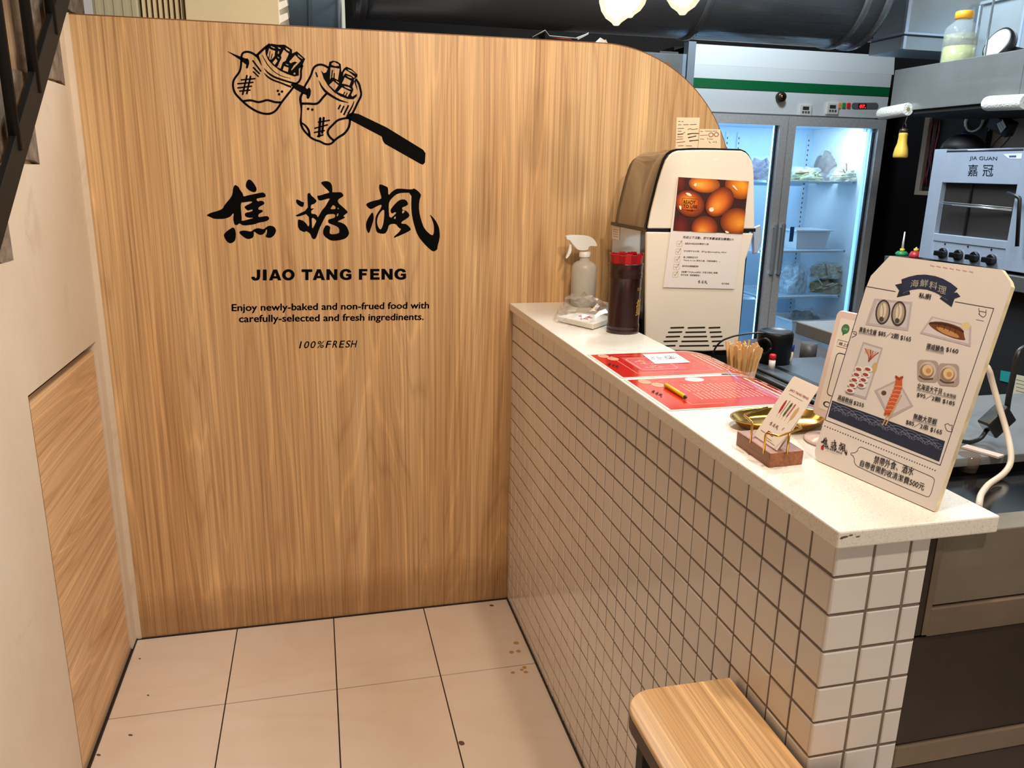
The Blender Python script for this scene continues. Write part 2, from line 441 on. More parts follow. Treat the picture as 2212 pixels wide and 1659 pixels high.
# dark edge banding along the top of the partition
top = [(-1.135, 1.7370)] + [(x, z+0.0003) for x, z in arc]
mb = MB()
for (x0, z0), (x1, z1) in zip(top, top[1:]):
    mb.add([(x0, -0.0008, z0-0.0005), (x1, -0.0008, z1-0.0005), (x1, 0.037, z1-0.0005), (x0, 0.037, z0-0.0005), (x0, -0.0008, z0+0.0018), (x1, -0.0008, z1+0.0018), (x1, 0.037, z1+0.0018), (x0, 0.037, z0+0.0018)],
           [(0, 1, 5, 4), (4, 5, 6, 7), (2, 3, 7, 6), (0, 3, 2, 1)])
mb.build('edge_band', M('edge_band', (120, 74, 40), 0.5), wall_back)
# silicone line at the foot
MB().box(-1.135, 0.0, -0.004, 0.0, 0.0, 0.003).build('sealant_line', M('grimy_sealant', (52, 38, 32), 0.8), wall_back)

# ---- vinyl sign on the partition
WF = Frame((0, 0, 0), (1, 0, 0), (0, 0, 1))
def zc(x0, y0, s): return lambda L: [(x0+x/s, y0+y/s) for x, y in L]
JIAO = [[(1085,85),(1040,105),(1010,190),(1005,250),(1050,320),(1130,370),(1200,390),(1250,375),(1270,310),(1230,225),(1170,140),(1120,95)],
 [(750,215),(790,230),(840,270),(870,335),(920,400),(940,440),(950,495),(1050,465),(1250,425),(1380,395),(1440,400),(1480,450),(1480,505),(1370,520),(1265,540),(1265,580),(1300,612),(1350,592),(1410,597),(1455,640),(1440,680),(1310,745),(1305,810),(1400,810),(1420,840),(1400,865),(1310,910),(1305,990),(1440,965),(1530,955),(1580,1030),(1480,1090),(1330,1110),(1200,1160),(940,1190),(870,1135),(840,1135),(820,1165),(770,1175),(735,1160),(715,1080),(705,1020),(720,890),(690,905),(650,960),(590,995),(480,1025),(350,1030),(230,1020),(180,990),(65,945),(100,915),(200,870),(330,840),(460,780),(475,730),(560,620),(640,530),(690,430),(700,310),(725,240)],
 [(905,630),(950,635),(1150,600),(1160,640),(1000,710),(970,755),(1055,835),(1110,810),(1170,800),(1170,835),(1110,860),(1010,875),(975,920),(1010,980),(1090,1000),(1180,995),(1170,1015),(1040,1045),(905,1085),(910,1000),(895,850),(885,690)],
 [(705,1225),(640,1260),(540,1330),(490,1385),(480,1430),(520,1520),(580,1590),(640,1610),(700,1590),(755,1540),(765,1470),(770,1380),(750,1270)],
 [(850,1330),(920,1305),(1010,1305),(1130,1335),(1200,1275),(1270,1250),(1330,1250),(1430,1280),(1510,1210),(1580,1185),(1670,1205),(1720,1260),(1730,1320),(1700,1400),(1620,1475),(1530,1480),(1475,1450),(1510,1370),(1515,1265),(1490,1290),(1465,1350),(1420,1395),(1350,1415),(1280,1380),(1215,1330),(1195,1335),(1200,1430),(1170,1480),(1080,1510),(1000,1490),(920,1430),(860,1375)]]
TANG = [[(110,555),(180,580),(270,630),(298,622),(290,700),(265,745),(210,730),(140,680),(105,620)],
 [(375,430),(400,410),(445,412),(460,460),(530,520),(610,600),(540,670),(460,690),(455,790),(530,765),(520,795),(465,830),(470,905),(560,910),(610,945),(625,1000),(690,880),(740,800),(800,740),(860,630),(930,525),(770,570),(680,590),(640,575),(600,475),(690,465),(820,420),(910,400),(880,355),(800,280),(690,165),(740,135),(830,120),(900,140),(950,190),(970,260),(975,360),(965,390),(1090,390),(1185,385),(1250,470),(1190,515),(1105,560),(1105,640),(1210,730),(1320,830),(1345,875),(1290,910),(1225,965),(1280,985),(1250,1015),(1070,1090),(1210,1120),(1310,1190),(1370,1330),(1370,1400),(1290,1500),(1100,1545),(940,1548),(830,1480),(750,1400),(755,1280),(810,1180),(870,1180),(930,1220),(910,1300),(910,1400),(1130,1380),(1145,1290),(1110,1220),(1000,1170),(910,1140),(870,1110),(875,1040),(960,1020),(1040,990),(1040,910),(900,910),(830,930),(790,1000),(740,1100),(660,1260),(610,1420),(570,1500),(530,1515),(480,1480),(450,1380),(345,1310),(305,1350),(155,1270),(145,1060),(180,1035),(310,1085),(430,1255),(405,890),(160,975),(85,950),(110,935),(390,800),(380,600)],
 [(480,980),(600,1060),(560,1150),(490,1280),(480,1100)], [(990,690),(1050,730),(1050,795),(920,795),(960,730)], [(1095,755),(1135,775),(1125,795),(1095,790)], [(1085,900),(1125,890),(1105,960),(1075,970)]]
FENG = [[(380,140),(410,125),(550,180),(570,210),(575,370),(640,290),(720,235),(790,215),(1080,240),(1105,210),(1180,250),(1250,320),(1265,365),(1225,480),(1220,680),(1270,900),(1340,1080),(1500,1220),(1540,1150),(1535,980),(1490,850),(1435,745),(1560,870),(1640,1020),(1660,1150),(1660,1260),(1610,1440),(1610,1500),(1530,1550),(1450,1500),(1300,1350),(1190,1200),(1130,1030),(1075,810),(1055,600),(1065,305),(860,305),(760,330),(690,380),(590,490),(580,640),(600,865),(740,740),(735,715),(710,715),(650,750),(615,690),(640,630),(750,500),(840,445),(950,450),(1000,550),(940,590),(870,610),(865,665),(940,680),(1000,730),(1025,790),(980,840),(850,920),(850,960),(955,960),(1050,1060),(1045,1100),(860,1190),(640,1280),(860,1080),(790,1040),(730,955),(590,970),(560,1090),(505,1175),(370,1160),(320,1120),(300,1000),(300,830),(340,740),(420,630),(440,545),(310,600),(215,655),(160,630),(90,550),(200,490),(430,440),(425,380),(380,230)],
 [(490,650),(430,690),(370,770),(335,880),(340,980),(390,1080),(430,1070),(470,960),(490,800)], [(870,670),(935,690),(865,760)], [(730,790),(730,860),(680,850)],
 [(240,705),(265,780),(265,880),(215,1030),(165,1180),(110,1080),(100,950),(150,830)]]
CALLI = [[zc(440, 380, 11.06)(L) for L in JIAO], [zc(630, 380, 11.06)(L) for L in TANG], [zc(780, 385, 9.761)(L) for L in FENG]]
CB = (446, 387, 950, 545)      # ink box of the three brush characters in the photograph
for ch in CALLI:
    Print(WF, 0.0006).c(VINYL).fill(ch, 1).build('brush_character', wall_back)
def calli(pr, BL, BR, TL):
    """the three brush characters printed small on another sheet (coordinates of that sheet's map)"""
    uBL, uBR, uTL = pr.mp(*BL), pr.mp(*BR), pr.mp(*TL); old = pr.mp
    def mp(x, y):
        a = (x-CB[0])/(CB[2]-CB[0]); b = (CB[3]-y)/(CB[3]-CB[1])
        return (uBL[0]+a*(uBR[0]-uBL[0])+b*(uTL[0]-uBL[0]), uBL[1]+a*(uBR[1]-uBL[1])+b*(uTL[1]-uBL[1]))
    pr.mp = mp
    for ch in CALLI: pr.fill(ch)
    pr.mp = old
z2 = lambda x, y: (420+x/3.95, 370+y/3.95)
HEAVY = {'J': [[(.48,1),(.78,1),(.78,.35),(.70,.10),(.54,0),(.36,-.02),(.16,.02),(.03,.15),(0,.32),(.28,.36),(.31,.25),(.39,.21),(.46,.26),(.48,.38)]], 'I': [[(0,0),(.31,0),(.31,1),(0,1)]],
 'A': [[(0,0),(.32,0),(.38,.17),(.75,.17),(.81,0),(1.13,0),(.74,1),(.39,1)], [(.46,.39),(.67,.39),(.565,.70)]], 'O': [ellipse(.56,.5,.56,.52,0,32), ellipse(.56,.5,.25,.28,0,24)],
 'T': [[(0,1),(1,1),(1,.75),(.655,.75),(.655,0),(.345,0),(.345,.75),(0,.75)]], 'N': [[(0,0),(0,1),(.29,1),(.68,.44),(.68,1),(.97,1),(.97,0),(.68,0),(.29,.56),(.29,0)]],
 'G': [[(.58,.55),(1.06,.55),(1.06,.13),(.95,.06),(.80,0),(.60,-.02),(.35,.02),(.14,.15),(.02,.36),(.02,.62),(.14,.85),(.36,.99),(.60,1.02),(.85,.97),(1.0,.84),(1.05,.70),(.76,.65),(.70,.76),(.58,.80),(.44,.76),(.35,.65),(.32,.5),(.35,.34),(.44,.24),(.58,.20),(.70,.22),(.78,.26),(.78,.35),(.58,.35)]],
 'F': [[(0,0),(.31,0),(.31,.40),(.72,.40),(.72,.63),(.31,.63),(.31,.78),(.80,.78),(.80,1),(0,1)]], 'E': [[(0,0),(.86,0),(.86,.22),(.31,.22),(.31,.40),(.78,.40),(.78,.61),(.31,.61),(.31,.78),(.84,.78),(.84,1),(0,1)]]}
for ch, x0, x1 in (('J', 485, 562), ('I', 584, 617), ('A', 636, 742), ('O', 748, 855), ('T', 914, 1006), ('A', 1010, 1114), ('N', 1126, 1220), ('G', 1238, 1340), ('F', 1403, 1476), ('E', 1500, 1580), ('N', 1596, 1692), ('G', 1704, 1806)):
    wmax = max(p[0] for L in HEAVY[ch] for p in L); yb = 931-(x0-485)*0.0062
    Print(WF).c(VINYL).fill([[z2(x0+(x1-x0)*px_/wmax, yb-py_*92) for px_, py_ in L] for L in HEAVY[ch]]).build('letter', wall_back)
Print(WF).c(VINYL).text('Enjoy newly-baked and non-frued food with', z2(318, 1213), z2(2000, 1189), z2(317, 1132), 0.022).build('lettering', wall_back)
Print(WF).c(VINYL).text('carefully-selected and fresh ingredinents.', z2(380, 1308), z2(1955, 1287), z2(379, 1226), 0.022).build('lettering', wall_back)
pr = Print(WF).c(VINYL)
vs, fs = _text_geo('100%FRESH')
for k, ch in enumerate('100%FRESH'):
    X = [892, 930, 985, 1042, 1118, 1175, 1232, 1285, 1332][k]; wd = [12, 42, 42, 58, 40, 42, 40, 38, 44][k]; yb = 1511-0.018*(X-885)
    pr.text(ch, z2(X, yb), z2(X+wd, yb-0.8), z2(X+14, yb-60), 0.008)
pr.build('lettering', wall_back)
# the skewer drawing
A_ = zc(480, 85, 9.48); B_ = zc(630, 120, 8.094)
pr = Print(WF).c(VINYL)
def SA(L, w): pr.line(A_(L), [x/9.48 for x in w] if isinstance(w, (list, tuple)) else w/9.48)
def SB(L, w): pr.line(B_(L), [x/8.094 for x in w] if isinstance(w, (list, tuple)) else w/8.094)
SA([(690,330),(600,270),(500,250),(420,275),(395,340),(390,440),(385,560),(360,660),(300,740),(240,820),(220,900),(225,1000),(260,1100),(330,1180),(420,1270),(520,1360),(640,1440),(760,1500),(900,1530),(1000,1520),(1090,1470),(1160,1380),(1200,1310),(1300,1180),(1390,1070),(1450,990)], 44)
SA([(700,340),(790,250),(890,160),(960,110)], 50)
SA([(1640,540),(1612,640),(1615,720),(1610,800),(1570,870),(1520,905)], 42)
SA([(715,330),(760,420),(805,530)], [64, 40, 12])
pr.fill([A_(L) for L in [[(880,180),(960,100),(1010,90),(1140,110),(1280,110),(1430,210),(1430,290),(1530,245),(1700,400),(1655,500),(1640,560),(1570,600),(1570,740),(1480,760),(1330,710),(1180,640),(1040,530),(940,420),(890,300)],
 [(960,180),(1010,210),(1085,235),(1070,350),(1010,415),(970,410),(925,330)],[(990,130),(1090,175),(1060,185),(1000,155)],[(1135,150),(1200,180),(1190,200),(1150,185)],[(1145,240),(1170,245),(1160,300),(1135,290)],[(1290,160),(1380,215),(1380,255),(1310,210)],[(1260,210),(1365,295),(1300,440),(1240,470),(1195,600),(1125,570),(1215,380),(1200,330)],[(1540,300),(1650,390),(1640,405),(1560,350)],[(1495,320),(1610,440),(1420,640),(1415,620),(1470,530),(1540,470),(1480,455),(1400,490),(1370,460)],[(1100,395),(1135,440),(1075,525),(1030,475)],[(1130,345),(1175,380),(1160,395),(1135,370)],[(1265,545),(1360,580),(1345,670),(1240,630)],[(1300,495),(1365,525),(1350,535),(1305,515)],[(1455,700),(1485,675),(1505,705),(1480,725)]]])
SA([(980,250),(955,390)], 16); SA([(1025,300),(1000,400)], 16)
SA([(820,320),(880,440),(960,560),(1080,680),(1230,760),(1400,800)], [10, 18, 18, 16, 14, 6])
SA([(860,595),(940,690),(1060,770),(1200,820),(1330,860),(1430,890),(1500,900)], [8, 36, 40, 38, 38, 36, 34])
SA([(860,690),(930,770),(1050,840),(1200,890),(1320,940),(1400,970)], [10, 36, 36, 32, 36, 40])
SA([(630,440),(790,650)], 32); SA([(640,580),(760,700)], 32); SA([(640,665),(740,760)], 28)
for a, b in (((390,830),(670,805)), ((320,910),(630,880)), ((320,995),(600,960)), ((360,1060),(570,1040))): SA([a, b], 30)
SA([(505,745),(420,1125)], 36); SA([(580,760),(505,1110)], 36)
pr.poly(A_([(100,240),(340,340),(500,400),(495,520),(400,450),(360,415),(130,265)]))
pr.poly(A_([(480,395),(520,388),(548,430),(555,490),(530,580),(505,602),(483,580),(497,500)]))
for x, y in ((1140,1055), (1225,1070), (1165,1125)): pr.poly(A_(ellipse(x, y, 26, 26)))
SA([(440,1265),(560,1245),(640,1260),(740,1290),(830,1270),(910,1240),(1000,1260),(1090,1290),(1190,1290)], 44)
pr.poly(A_([(1400,930),(1450,890),(1570,920),(1690,970),(1750,1030),(1745,1150),(1650,1110),(1480,1010)]))
pr.poly(A_([(1740,1020),(1775,985),(1805,1010),(1818,1060),(1810,1140),(1785,1200),(1755,1222),(1730,1200),(1725,1150)]))
SB([(640,210),(560,165),(480,155),(410,185),(370,240),(345,330),(300,420),(250,500),(220,560)], 38)
SB([(185,660),(152,730),(155,800),(168,860),(172,950),(165,1060),(158,1150),(170,1230),(220,1320),(300,1400),(340,1440),(420,1480),(500,1500),(570,1545),(650,1555),(710,1530),(750,1480),(830,1420),(920,1370),(990,1280),(1015,1200),(1020,1110)], [40,44,44,44,26,28,40,40,36,36,36,36,36,36,36,36,40,40,40,40,40,40])
SB([(1030,1050),(1070,1000),(1110,920),(1150,830),(1200,740),(1220,670),(1200,580),(1180,490),(1125,420)], 38)
pr.fill([B_(L) for L in [[(515,255),(560,310),(610,290),(640,210),(660,110),(720,90),(800,105),(860,150),(870,290),(920,220),(960,195),(1050,235),(1150,330),(1150,370),(1090,420),(1090,480),(1060,540),(1080,600),(1040,690),(1060,720),(1140,670),(1140,710),(1080,765),(980,760),(850,710),(740,640),(640,530),(560,400)],
 [(695,140),(740,110),(820,150),(830,180),(760,185),(700,165)],[(680,205),(760,215),(840,230),(810,430),(740,390),(690,380),(670,420)],[(730,445),(820,520),(755,610),(655,515)],[(770,430),(835,475),(820,485),(780,455)],[(970,235),(1050,260),(1130,330),(1090,310),(1000,265)],[(950,345),(1040,375),(1060,400),(1000,385)],[(930,380),(1040,440),(1010,525),(940,500),(880,490)],[(880,555),(1030,630),(980,720),(900,680),(800,640)],[(910,530),(1000,550),(1050,590),(1010,590),(940,560)],[(940,250),(1000,285),(1105,370),(1092,395),(1040,350),(935,310),(900,360),(905,300)]]])
SB([(712,260),(700,370)], 20); SB([(745,315),(740,400)], 20); SB([(930,640),(900,690)], 18); SB([(970,655),(945,705)], 18)
SB([(478,440),(520,540),(600,640),(720,720),(850,790),(990,822)], [8, 30, 44, 40, 34, 8])
SB([(610,665),(540,740),(480,820),(420,850),(300,840),(190,840)], 40)
SB([(1000,1090),(900,1100),(800,1130),(730,1200),(640,1290),(625,1350),(660,1420),(730,1480)], 38)
SB([(172,1175),(240,1220),(300,1300),(315,1400)], [24, 34, 40, 40])
for x, y in ((288,932), (362,945)): pr.poly(B_(ellipse(x, y, 23, 23)))
SB([(425,300),(448,368)], 24); SB([(850,870),(820,930)], 28); SB([(910,890),(865,990)], 28); SB([(990,880),(915,1030)], 30); SB([(1090,805),(1060,890),(990,1010)], [14, 26, 30])
SB([(1105,445),(1125,520),(1150,600)], [28, 20, 8])
SB([(500,1100),(480,1410)], 46); SB([(560,1090),(535,1350)], 40); SB([(470,1165),(660,1132)], 26); SB([(405,1272),(625,1212)], 26); SB([(400,1345),(570,1312)], 26); SB([(455,1412),(545,1388)], 30)
pr.poly(zc(420, 60, 3.95)([(1340,725),(1400,735),(1640,850),(1950,1040),(1972,1070),(1967,1150),(1950,1168),(1930,1162),(1625,990),(1608,965),(1598,928),(1345,795),(1290,770),(1300,740)]))
pr.build('skewer_drawing', wall_back)

# ---- plaster wall on the left with its recessed oak hatch
XL = -1.150
def yz(pts, x): return [(x, y, z) for y, z in pts]
steps = [(-0.050, 1.567), (-0.321, 1.381), (-0.558, 1.200), (-0.80, 1.015), (-1.05, 0.83), (-1.30, 0.645), (-1.55, 0.46), (-1.80, 0.275), (-2.05, 0.09)]
mb = MB()
D0 = (-0.12, 0, 0)
mb.box(XL-0.12, XL, -0.050, 0.0, 0.0, 1.74); mb.box(XL-0.12, -1.1352, 0.0, 0.036, 0.0, 1.74)                                   # strip beside the partition
mb.box(XL-0.12, XL, -0.585, -0.050, 0.93, 1.200)                              # over the hatch
mb.box(XL-0.12, XL, -0.558, -0.050, 1.200, 1.381); mb.box(XL-0.12, XL, -0.321, -0.050, 1.381, 1.567)
mb.box(XL-0.12, XL, -3.4, -0.585, 0.0, 0.09)
prev = 0.09
mb.box(XL-0.12, XL, -0.80, -0.585, 0.09, 1.200)
for (y1, z1), (y0, z0) in zip(steps[3:], steps[4:]): mb.box(XL-0.12, XL, y0, y1, 0.09, z1)
wall_left = struct(mb.build('wall_left', 'painted_plaster', base=(XL, 0, 0)), 'cream plaster wall under the stair', 'wall')
MB().box(XL-0.12, XL-0.030, -0.585, -0.050, 0.0, 0.93).build('recess_back', M('recess_brown', (70, 40, 28), 0.7), wall_left)
hatch = thing('oak_hatch', (XL-0.014, -0.32, 0.0), 'oak laminate hatch panel set flush into the cream wall', 'hatch')
MB().box(XL-0.029, XL-0.008, -0.580, -0.053, 0.006, 0.905).build('panel', 'oak_laminate_horizontal', hatch, 0.001, 1)
MB().box(XL-0.029, XL-0.0005, -0.5848, -0.5808, 0.004, 0.924).build('edge_strip', M('hatch_edge', (110, 66, 36), 0.5), hatch)
MB().box(XL-0.0295, XL-0.004, -0.580, -0.053, 0.0, 0.006).build('bottom_strip', M('hatch_foot', (150, 128, 104), 0.6), hatch)
MB().box(XL, XL+0.004, -3.3, 0.0, 0.0, 0.0025).build('sealant_line', 'grimy_sealant', wall_left)

# ---- concrete staircase above the plaster wall, rising towards the partition
CONC = M('stair_concrete', (206, 176, 146), 0.85, var=0.22, vscale=14, bump=0.4)
CONCD = M('stair_edge', (128, 112, 96), 0.9, var=0.45, vscale=30, bump=0.8)
stair = thing('staircase', (XL-0.5, -0.6, 0.0), 'rough concrete stair rising behind black balusters at upper left', 'stairs'); stair['kind'] = 'structure'
ends = [(0.22, 1.753)] + steps[:8]
for k in range(len(ends)):
    y1, z0 = ends[k]; y0 = (steps[k][0] if k < 7 else y1-0.25) if k else -0.05
    y0 = ends[k+1][0] if k+1 < len(ends) else y1-0.25
    o = MB().box(XL-0.94, XL-0.012, y0, y1, z0-0.02, z0+0.186).build('step', CONC, stair, 0.006, 1)
    mb = MB(); n = 9; a = []                                                  # broken, unpainted end of the step
    rnd = random.Random(k)
    for i in range(n): a.append((y0+(y1-y0)*i/(n-1), z0+(rnd.random()*0.012 if 0 < i < n-1 else 0)))
    for i in range(n): a.append((y1-(y1-y0)*i/(n-1)+(0), z0+0.186))
    mb.prism(yz(a, XL-0.012), (0.013, 0, 0)); mb.build('step_end', CONCD, o)
# ---- railing
XR = -1.115
rail = thing('stair_railing', tuple(on(0, 540, 'x', XR)), 'black steel stair railing with slanted stringer and upright bars', 'railing')
BST = M('black_steel', (12, 11, 11), 0.55, spec=0.3)
p0, p1 = on(152, 0, 'x', XR), on(0, 545, 'x', XR); q0, q1 = on(122, 0, 'x', XR), on(0, 412, 'x', XR)
def ext(a, b, t): return a+(b-a)*t
pts = [ext(p0, p1, -0.35), ext(p0, p1, 3.08), ext(q0, q1, 4.1), ext(q0, q1, -0.45)]
MB().prism(pts, (-0.012, 0, 0)).build('stringer', BST, rail, 0.001, 1)
for (u0, v0), (u1, v1) in (((4, 0), (44, 330)), ((59, 0), (86, 205)), ((107, 0), (122, 78))):
    b = on(u1, v1, 'x', XR); mb = MB()
    mb.tube([(XR-0.006, b.y, b.z+0.004), (XR-0.006, b.y, b.z+0.9)], 0.0105, 10); mb.build('baluster', BST, rail)
for k in range(1, 5):
    b = ext(p0, p1, 1.05+k*0.34); MB().tube([(XR-0.006, b.y, b.z+0.05), (XR-0.006, b.y, b.z+0.95)], 0.0105, 10).build('baluster', BST, rail)
b = on(-40, 420, 'x', XR)
MB().tube([(XR-0.006, b.y, b.z+0.02), (XR-0.006, b.y, b.z+0.9)], 0.0105, 10).build('baluster', BST, rail)

# ---- kitchen shell behind the partition
KD = M('kitchen_dark_wall', (34, 28, 26), 0.85, var=0.3, vscale=6)
struct(MB().box(-1.35, 2.95, 2.60, 2.70, -0.004, 2.80).build('wall_kitchen_back', KD), 'dark kitchen back wall behind the refrigerator', 'wall')  # dark colour put in to give the kitchen its darkness
struct(MB().box(2.85, 2.95, 0.95, 2.60, -0.004, 2.80).build('wall_kitchen_end', M('shade_dark_wall', (16, 14, 18), 0.8)), 'wall coloured near black for the darkness beside the refrigerator', 'wall')  # near-black colour stands in for darkness between grill and refrigerator
struct(MB().box(2.46, 2.56, -2.4, 0.95, -0.004, 2.80).build('wall_right', M('kitchen_wall', (168, 160, 148), 0.7, var=0.1, vscale=5)), 'grey kitchen wall behind the grill', 'wall')
struct(MB().box(2.56, 2.85, 0.85, 0.95, -0.004, 2.80).build('wall_jog', 'shade_dark_wall'), 'wall return coloured near black for the darkness beside the grill', 'wall')  # same near-black colour in place of real shade
struct(MB().box(-1.35, 2.95, -2.9, 2.70, 2.80, 2.86).build('ceiling', M('dark_ceiling', (40, 34, 32), 0.85)), 'ceiling coloured dark to keep the kitchen dim', 'ceiling')  # unseen ceiling, coloured dark so the kitchen stays dim
struct(MB().box(-2.2, -2.1, -3.4, 2.7, -0.004, 2.80).build('wall_stair', M('stair_wall', (196, 172, 140), 0.8)), 'cream wall beyond the stair', 'wall')

# ================================================================== TILED COUNTER
P = 0.05; G = 0.0032; ZG = 0.9345; Y0 = -0.0351; YE = -1.5857; XE = 0.1285
counter = thing('tiled_counter', (0.06, -0.8, 0.0), 'service counter wall clad in small glazed off-white square tiles', 'counter')
GROUT = M('grey_grout', (124, 108, 96), 0.85, var=0.15, vscale=60)
MB().box(0.0013, XE-0.001, YE+0.0013, -0.0005, 0.0, 0.977).build('core', GROUT, counter)
TILE = M('glazed_tile', (226, 218, 210), 0.14, coat=0.3, var=0.02, vscale=9)
def tile_mesh(name, w, h):
    e = 0.0016; t = 0.0045
    # local: x = across, z = up, front at y = -t
    vs = [(-w/2, 0, -h/2), (w/2, 0, -h/2), (w/2, 0, h/2), (-w/2, 0, h/2),
          (-w/2, -t+e, -h/2), (w/2, -t+e, -h/2), (w/2, -t+e, h/2), (-w/2, -t+e, h/2),
          (-w/2+e, -t, -h/2+e), (w/2-e, -t, -h/2+e), (w/2-e, -t, h/2-e), (-w/2+e, -t, h/2-e)]
    fs = [(8, 9, 10, 11)]
    for a in (0, 4):
        for i in range(4):
            j = (i+1) % 4; fs.append((a+i, a+j, a+4+j, a+4+i))
    me = bpy.data.meshes.new(name); me.from_pydata(vs, [], fs); me.materials.append(TILE); me.update()
    return me
TM = {}
def tmesh(w, h):
    k = (round(w, 4), round(h, 4))
    if k not in TM: TM[k] = tile_mesh('tile', w, h)
    return TM[k]
rows = [(ZG+G/2, 0.9775)]
z = ZG
while z > 0.004:
    rows.append((max(z-P+G/2, 0.003), z-G/2)); z -= P
rows = [r for r in rows if r[1]-r[0] > 0.004]
cand = []
cols = [(Y0+G/2, -0.001)]; y = Y0
for k in range(31): cols.append((y-P+G/2+(0.0 if k < 30 else 0.0035-G/2), y-G/2)); y -= P
for z0, z1 in rows:
    for y0, y1 in cols: cand.append(('f', y0, y1, z0, z1))
    for x0, x1 in ((0.0005, 0.0516-G/2), (0.0516+G/2, 0.1016-G/2), (0.1016+G/2, XE)): cand.append(('e', x0, x1, z0, z1))
scored = []
for c in cand:
    kind, a0, a1, z0, z1 = c
    pt = (0, (a0+a1)/2, (z0+z1)/2) if kind == 'f' else ((a0+a1)/2, YE, (z0+z1)/2)
    u, v = proj(pt); vis = -20 < u < 2230 and -20 < v < 1690 and z1 > 0.0
    c2 = [proj((0, a, zz) if kind == 'f' else (a, YE, zz)) for a, zz in ((a0, z0), (a1, z0), (a1, z1), (a0, z1))]
    area = abs(sum(c2[i][0]*c2[(i+1) % 4][1]-c2[(i+1) % 4][0]*c2[i][1] for i in range(4)))/2
    scored.append((area if vis else -1, c))
scored.sort(key=lambda t: -t[0])
rnd = random.Random(3)
rest = MB()
for n, (ar, (kind, a0, a1, z0, z1)) in enumerate(scored):
    w, h = a1-a0, z1-z0; off = rnd.uniform(-0.0004, 0.0004)
    if kind == 'f':
        Mx = Matrix.Translation((0.0045+off, (a0+a1)/2, (z0+z1)/2)) @ Matrix.Rotation(-math.pi/2, 4, 'Z')
    else:
        Mx = Matrix.Translation(((a0+a1)/2, YE+0.0045+off, (z0+z1)/2))
    Mx = Mx @ Matrix.Rotation(rnd.uniform(-0.004, 0.004), 4, 'Z') @ Matrix.Rotation(rnd.uniform(-0.004, 0.004), 4, 'X')
    me = tmesh(w, h)
    if n < 300:
        o = bpy.data.objects.new('tile', me); COL.objects.link(o); o.parent = counter
        o.matrix_local = Matrix.Translation(-WL[counter.name]) @ Mx
    else:
        rest.add([Mx @ v.co for v in me.vertices], [list(p.vertices) for p in me.polygons])
o = rest.build('tile_field', TILE, counter); o['kind'] = 'stuff'
MB().box(-0.0045, 0.0035, YE, -0.0005, 0.0, 0.005).build('sealant_line', 'grimy_sealant', counter)

# quartz worktop
slab = tag(MB().box(-0.010, 0.211, -1.597, -0.0005, 0.978, 1.000).build('countertop', 'speckled_quartz', None, 0.0022, 2), 'speckled white quartz countertop along the tiled counter', 'countertop')
pr = Print(Frame((0, -1.597, 0), (1, 0, 0), (0, 0, 1)), 0.0003).c((120, 92, 70))
for u, v, a, b in ((1824, 1160, 9, 2.4), (1838, 1156, 5, 1.8), (1853, 1159, 5, 1.6), (1818, 1163, 4, 1.4)): pr.poly(ellipse(u, v, a, b, -0.2, 9))
pr.build('worn_spot', slab)

# ================================================================== THINGS ON THE COUNTER
def upright(uA, uB, z, uTL, uTR):
    """frame of a leaning sheet: lower corners stand at height z, upper corners seen at uTL, uTR; the lean and height follow"""
    A, B = on(*uA, 'z', z), on(*uB, 'z', z)
    e = (B-A).normalized(); n = Vector((-e.y, e.x, 0)); n = n if n.x > 0 else -n
    best = None
    for th in range(-10, 60):
        up = Vector((0, 0, 1))*math.cos(math.radians(th))+n*math.sin(math.radians(th))
        for k in range(20, 80):
            h = k*0.005; a, b = proj(A+up*h), proj(B+up*h)
            er = math.hypot(a[0]-uTL[0], a[1]-uTL[1])+math.hypot(b[0]-uTR[0], b[1]-uTR[1])
            if best is None or er < best[0]: best = (er, th, h, up)
    return Frame(A, e, best[3]), (B-A).length, best[2]

# ---- spray bottle
bx, by = 0.197, -0.075
def zat(v, u, y): return on(u, v, 'y', y).z
sp = thing('spray_bottle', (bx, by, 1.0), 'frosted clear spray bottle with white trigger head by the oak wall', 'spray bottle')
zs, zn = zat(580, 1253, by), zat(553, 1253, by)
frost = M('frosted_plastic', (214, 208, 196), 0.32, alpha=0.62, var=0.04, vscale=8)
MB().lathe([(0.033, 0), (0.037, 0.004), (0.0375, zs-1.0), (0.0362, zs-1.0+0.007), (0.032, zs-1.0+0.014), (0.024, zs-1.0+0.020), (0.0150, zs-1.0+0.0235), (0.0135, zn-1.0)], (bx, by, 1.0), 28).build('bottle', frost, sp)
MB().lathe([(0.030, 0.003), (0.034, 0.005), (0.0345, (zs-1.0)*0.86), (0.0, (zs-1.0)*0.861)], (bx, by, 1.0), 24).build('liquid', M('cloudy_liquid', (206, 198, 184), 0.2, alpha=0.45), sp)
MB().lathe([(0.0165, 0), (0.017, 0.002), (0.017, 0.014), (0.0155, 0.016)], (bx, by, zn-0.003), 20).build('collar', WHITE, sp)
zz = lambda x, y: (lambda p: (p.x, p.z))(on(1160+x/6.38, 480+y/6.38, 'y', by))
prof = [zz(*p) for p in [(395,175),(640,178),(720,195),(780,240),(818,310),(805,332),(700,322),(690,385),(560,385),(520,350),(455,270),(440,245),(395,238)]]
MB().prism([(x, by-0.011, z) for x, z in smooth_loop(prof, 1)], (0, 0.022, 0), True).build('trigger_head', WHITE, sp, 0.003, 2)
prof = [zz(*p) for p in [(448,300),(466,320),(470,400),(430,470),(400,500),(392,490),(430,400)]]
MB().prism([(x, by-0.006, z) for x, z in smooth_loop(prof, 1)], (0, 0.012, 0), True).build('trigger', WHITE, sp)

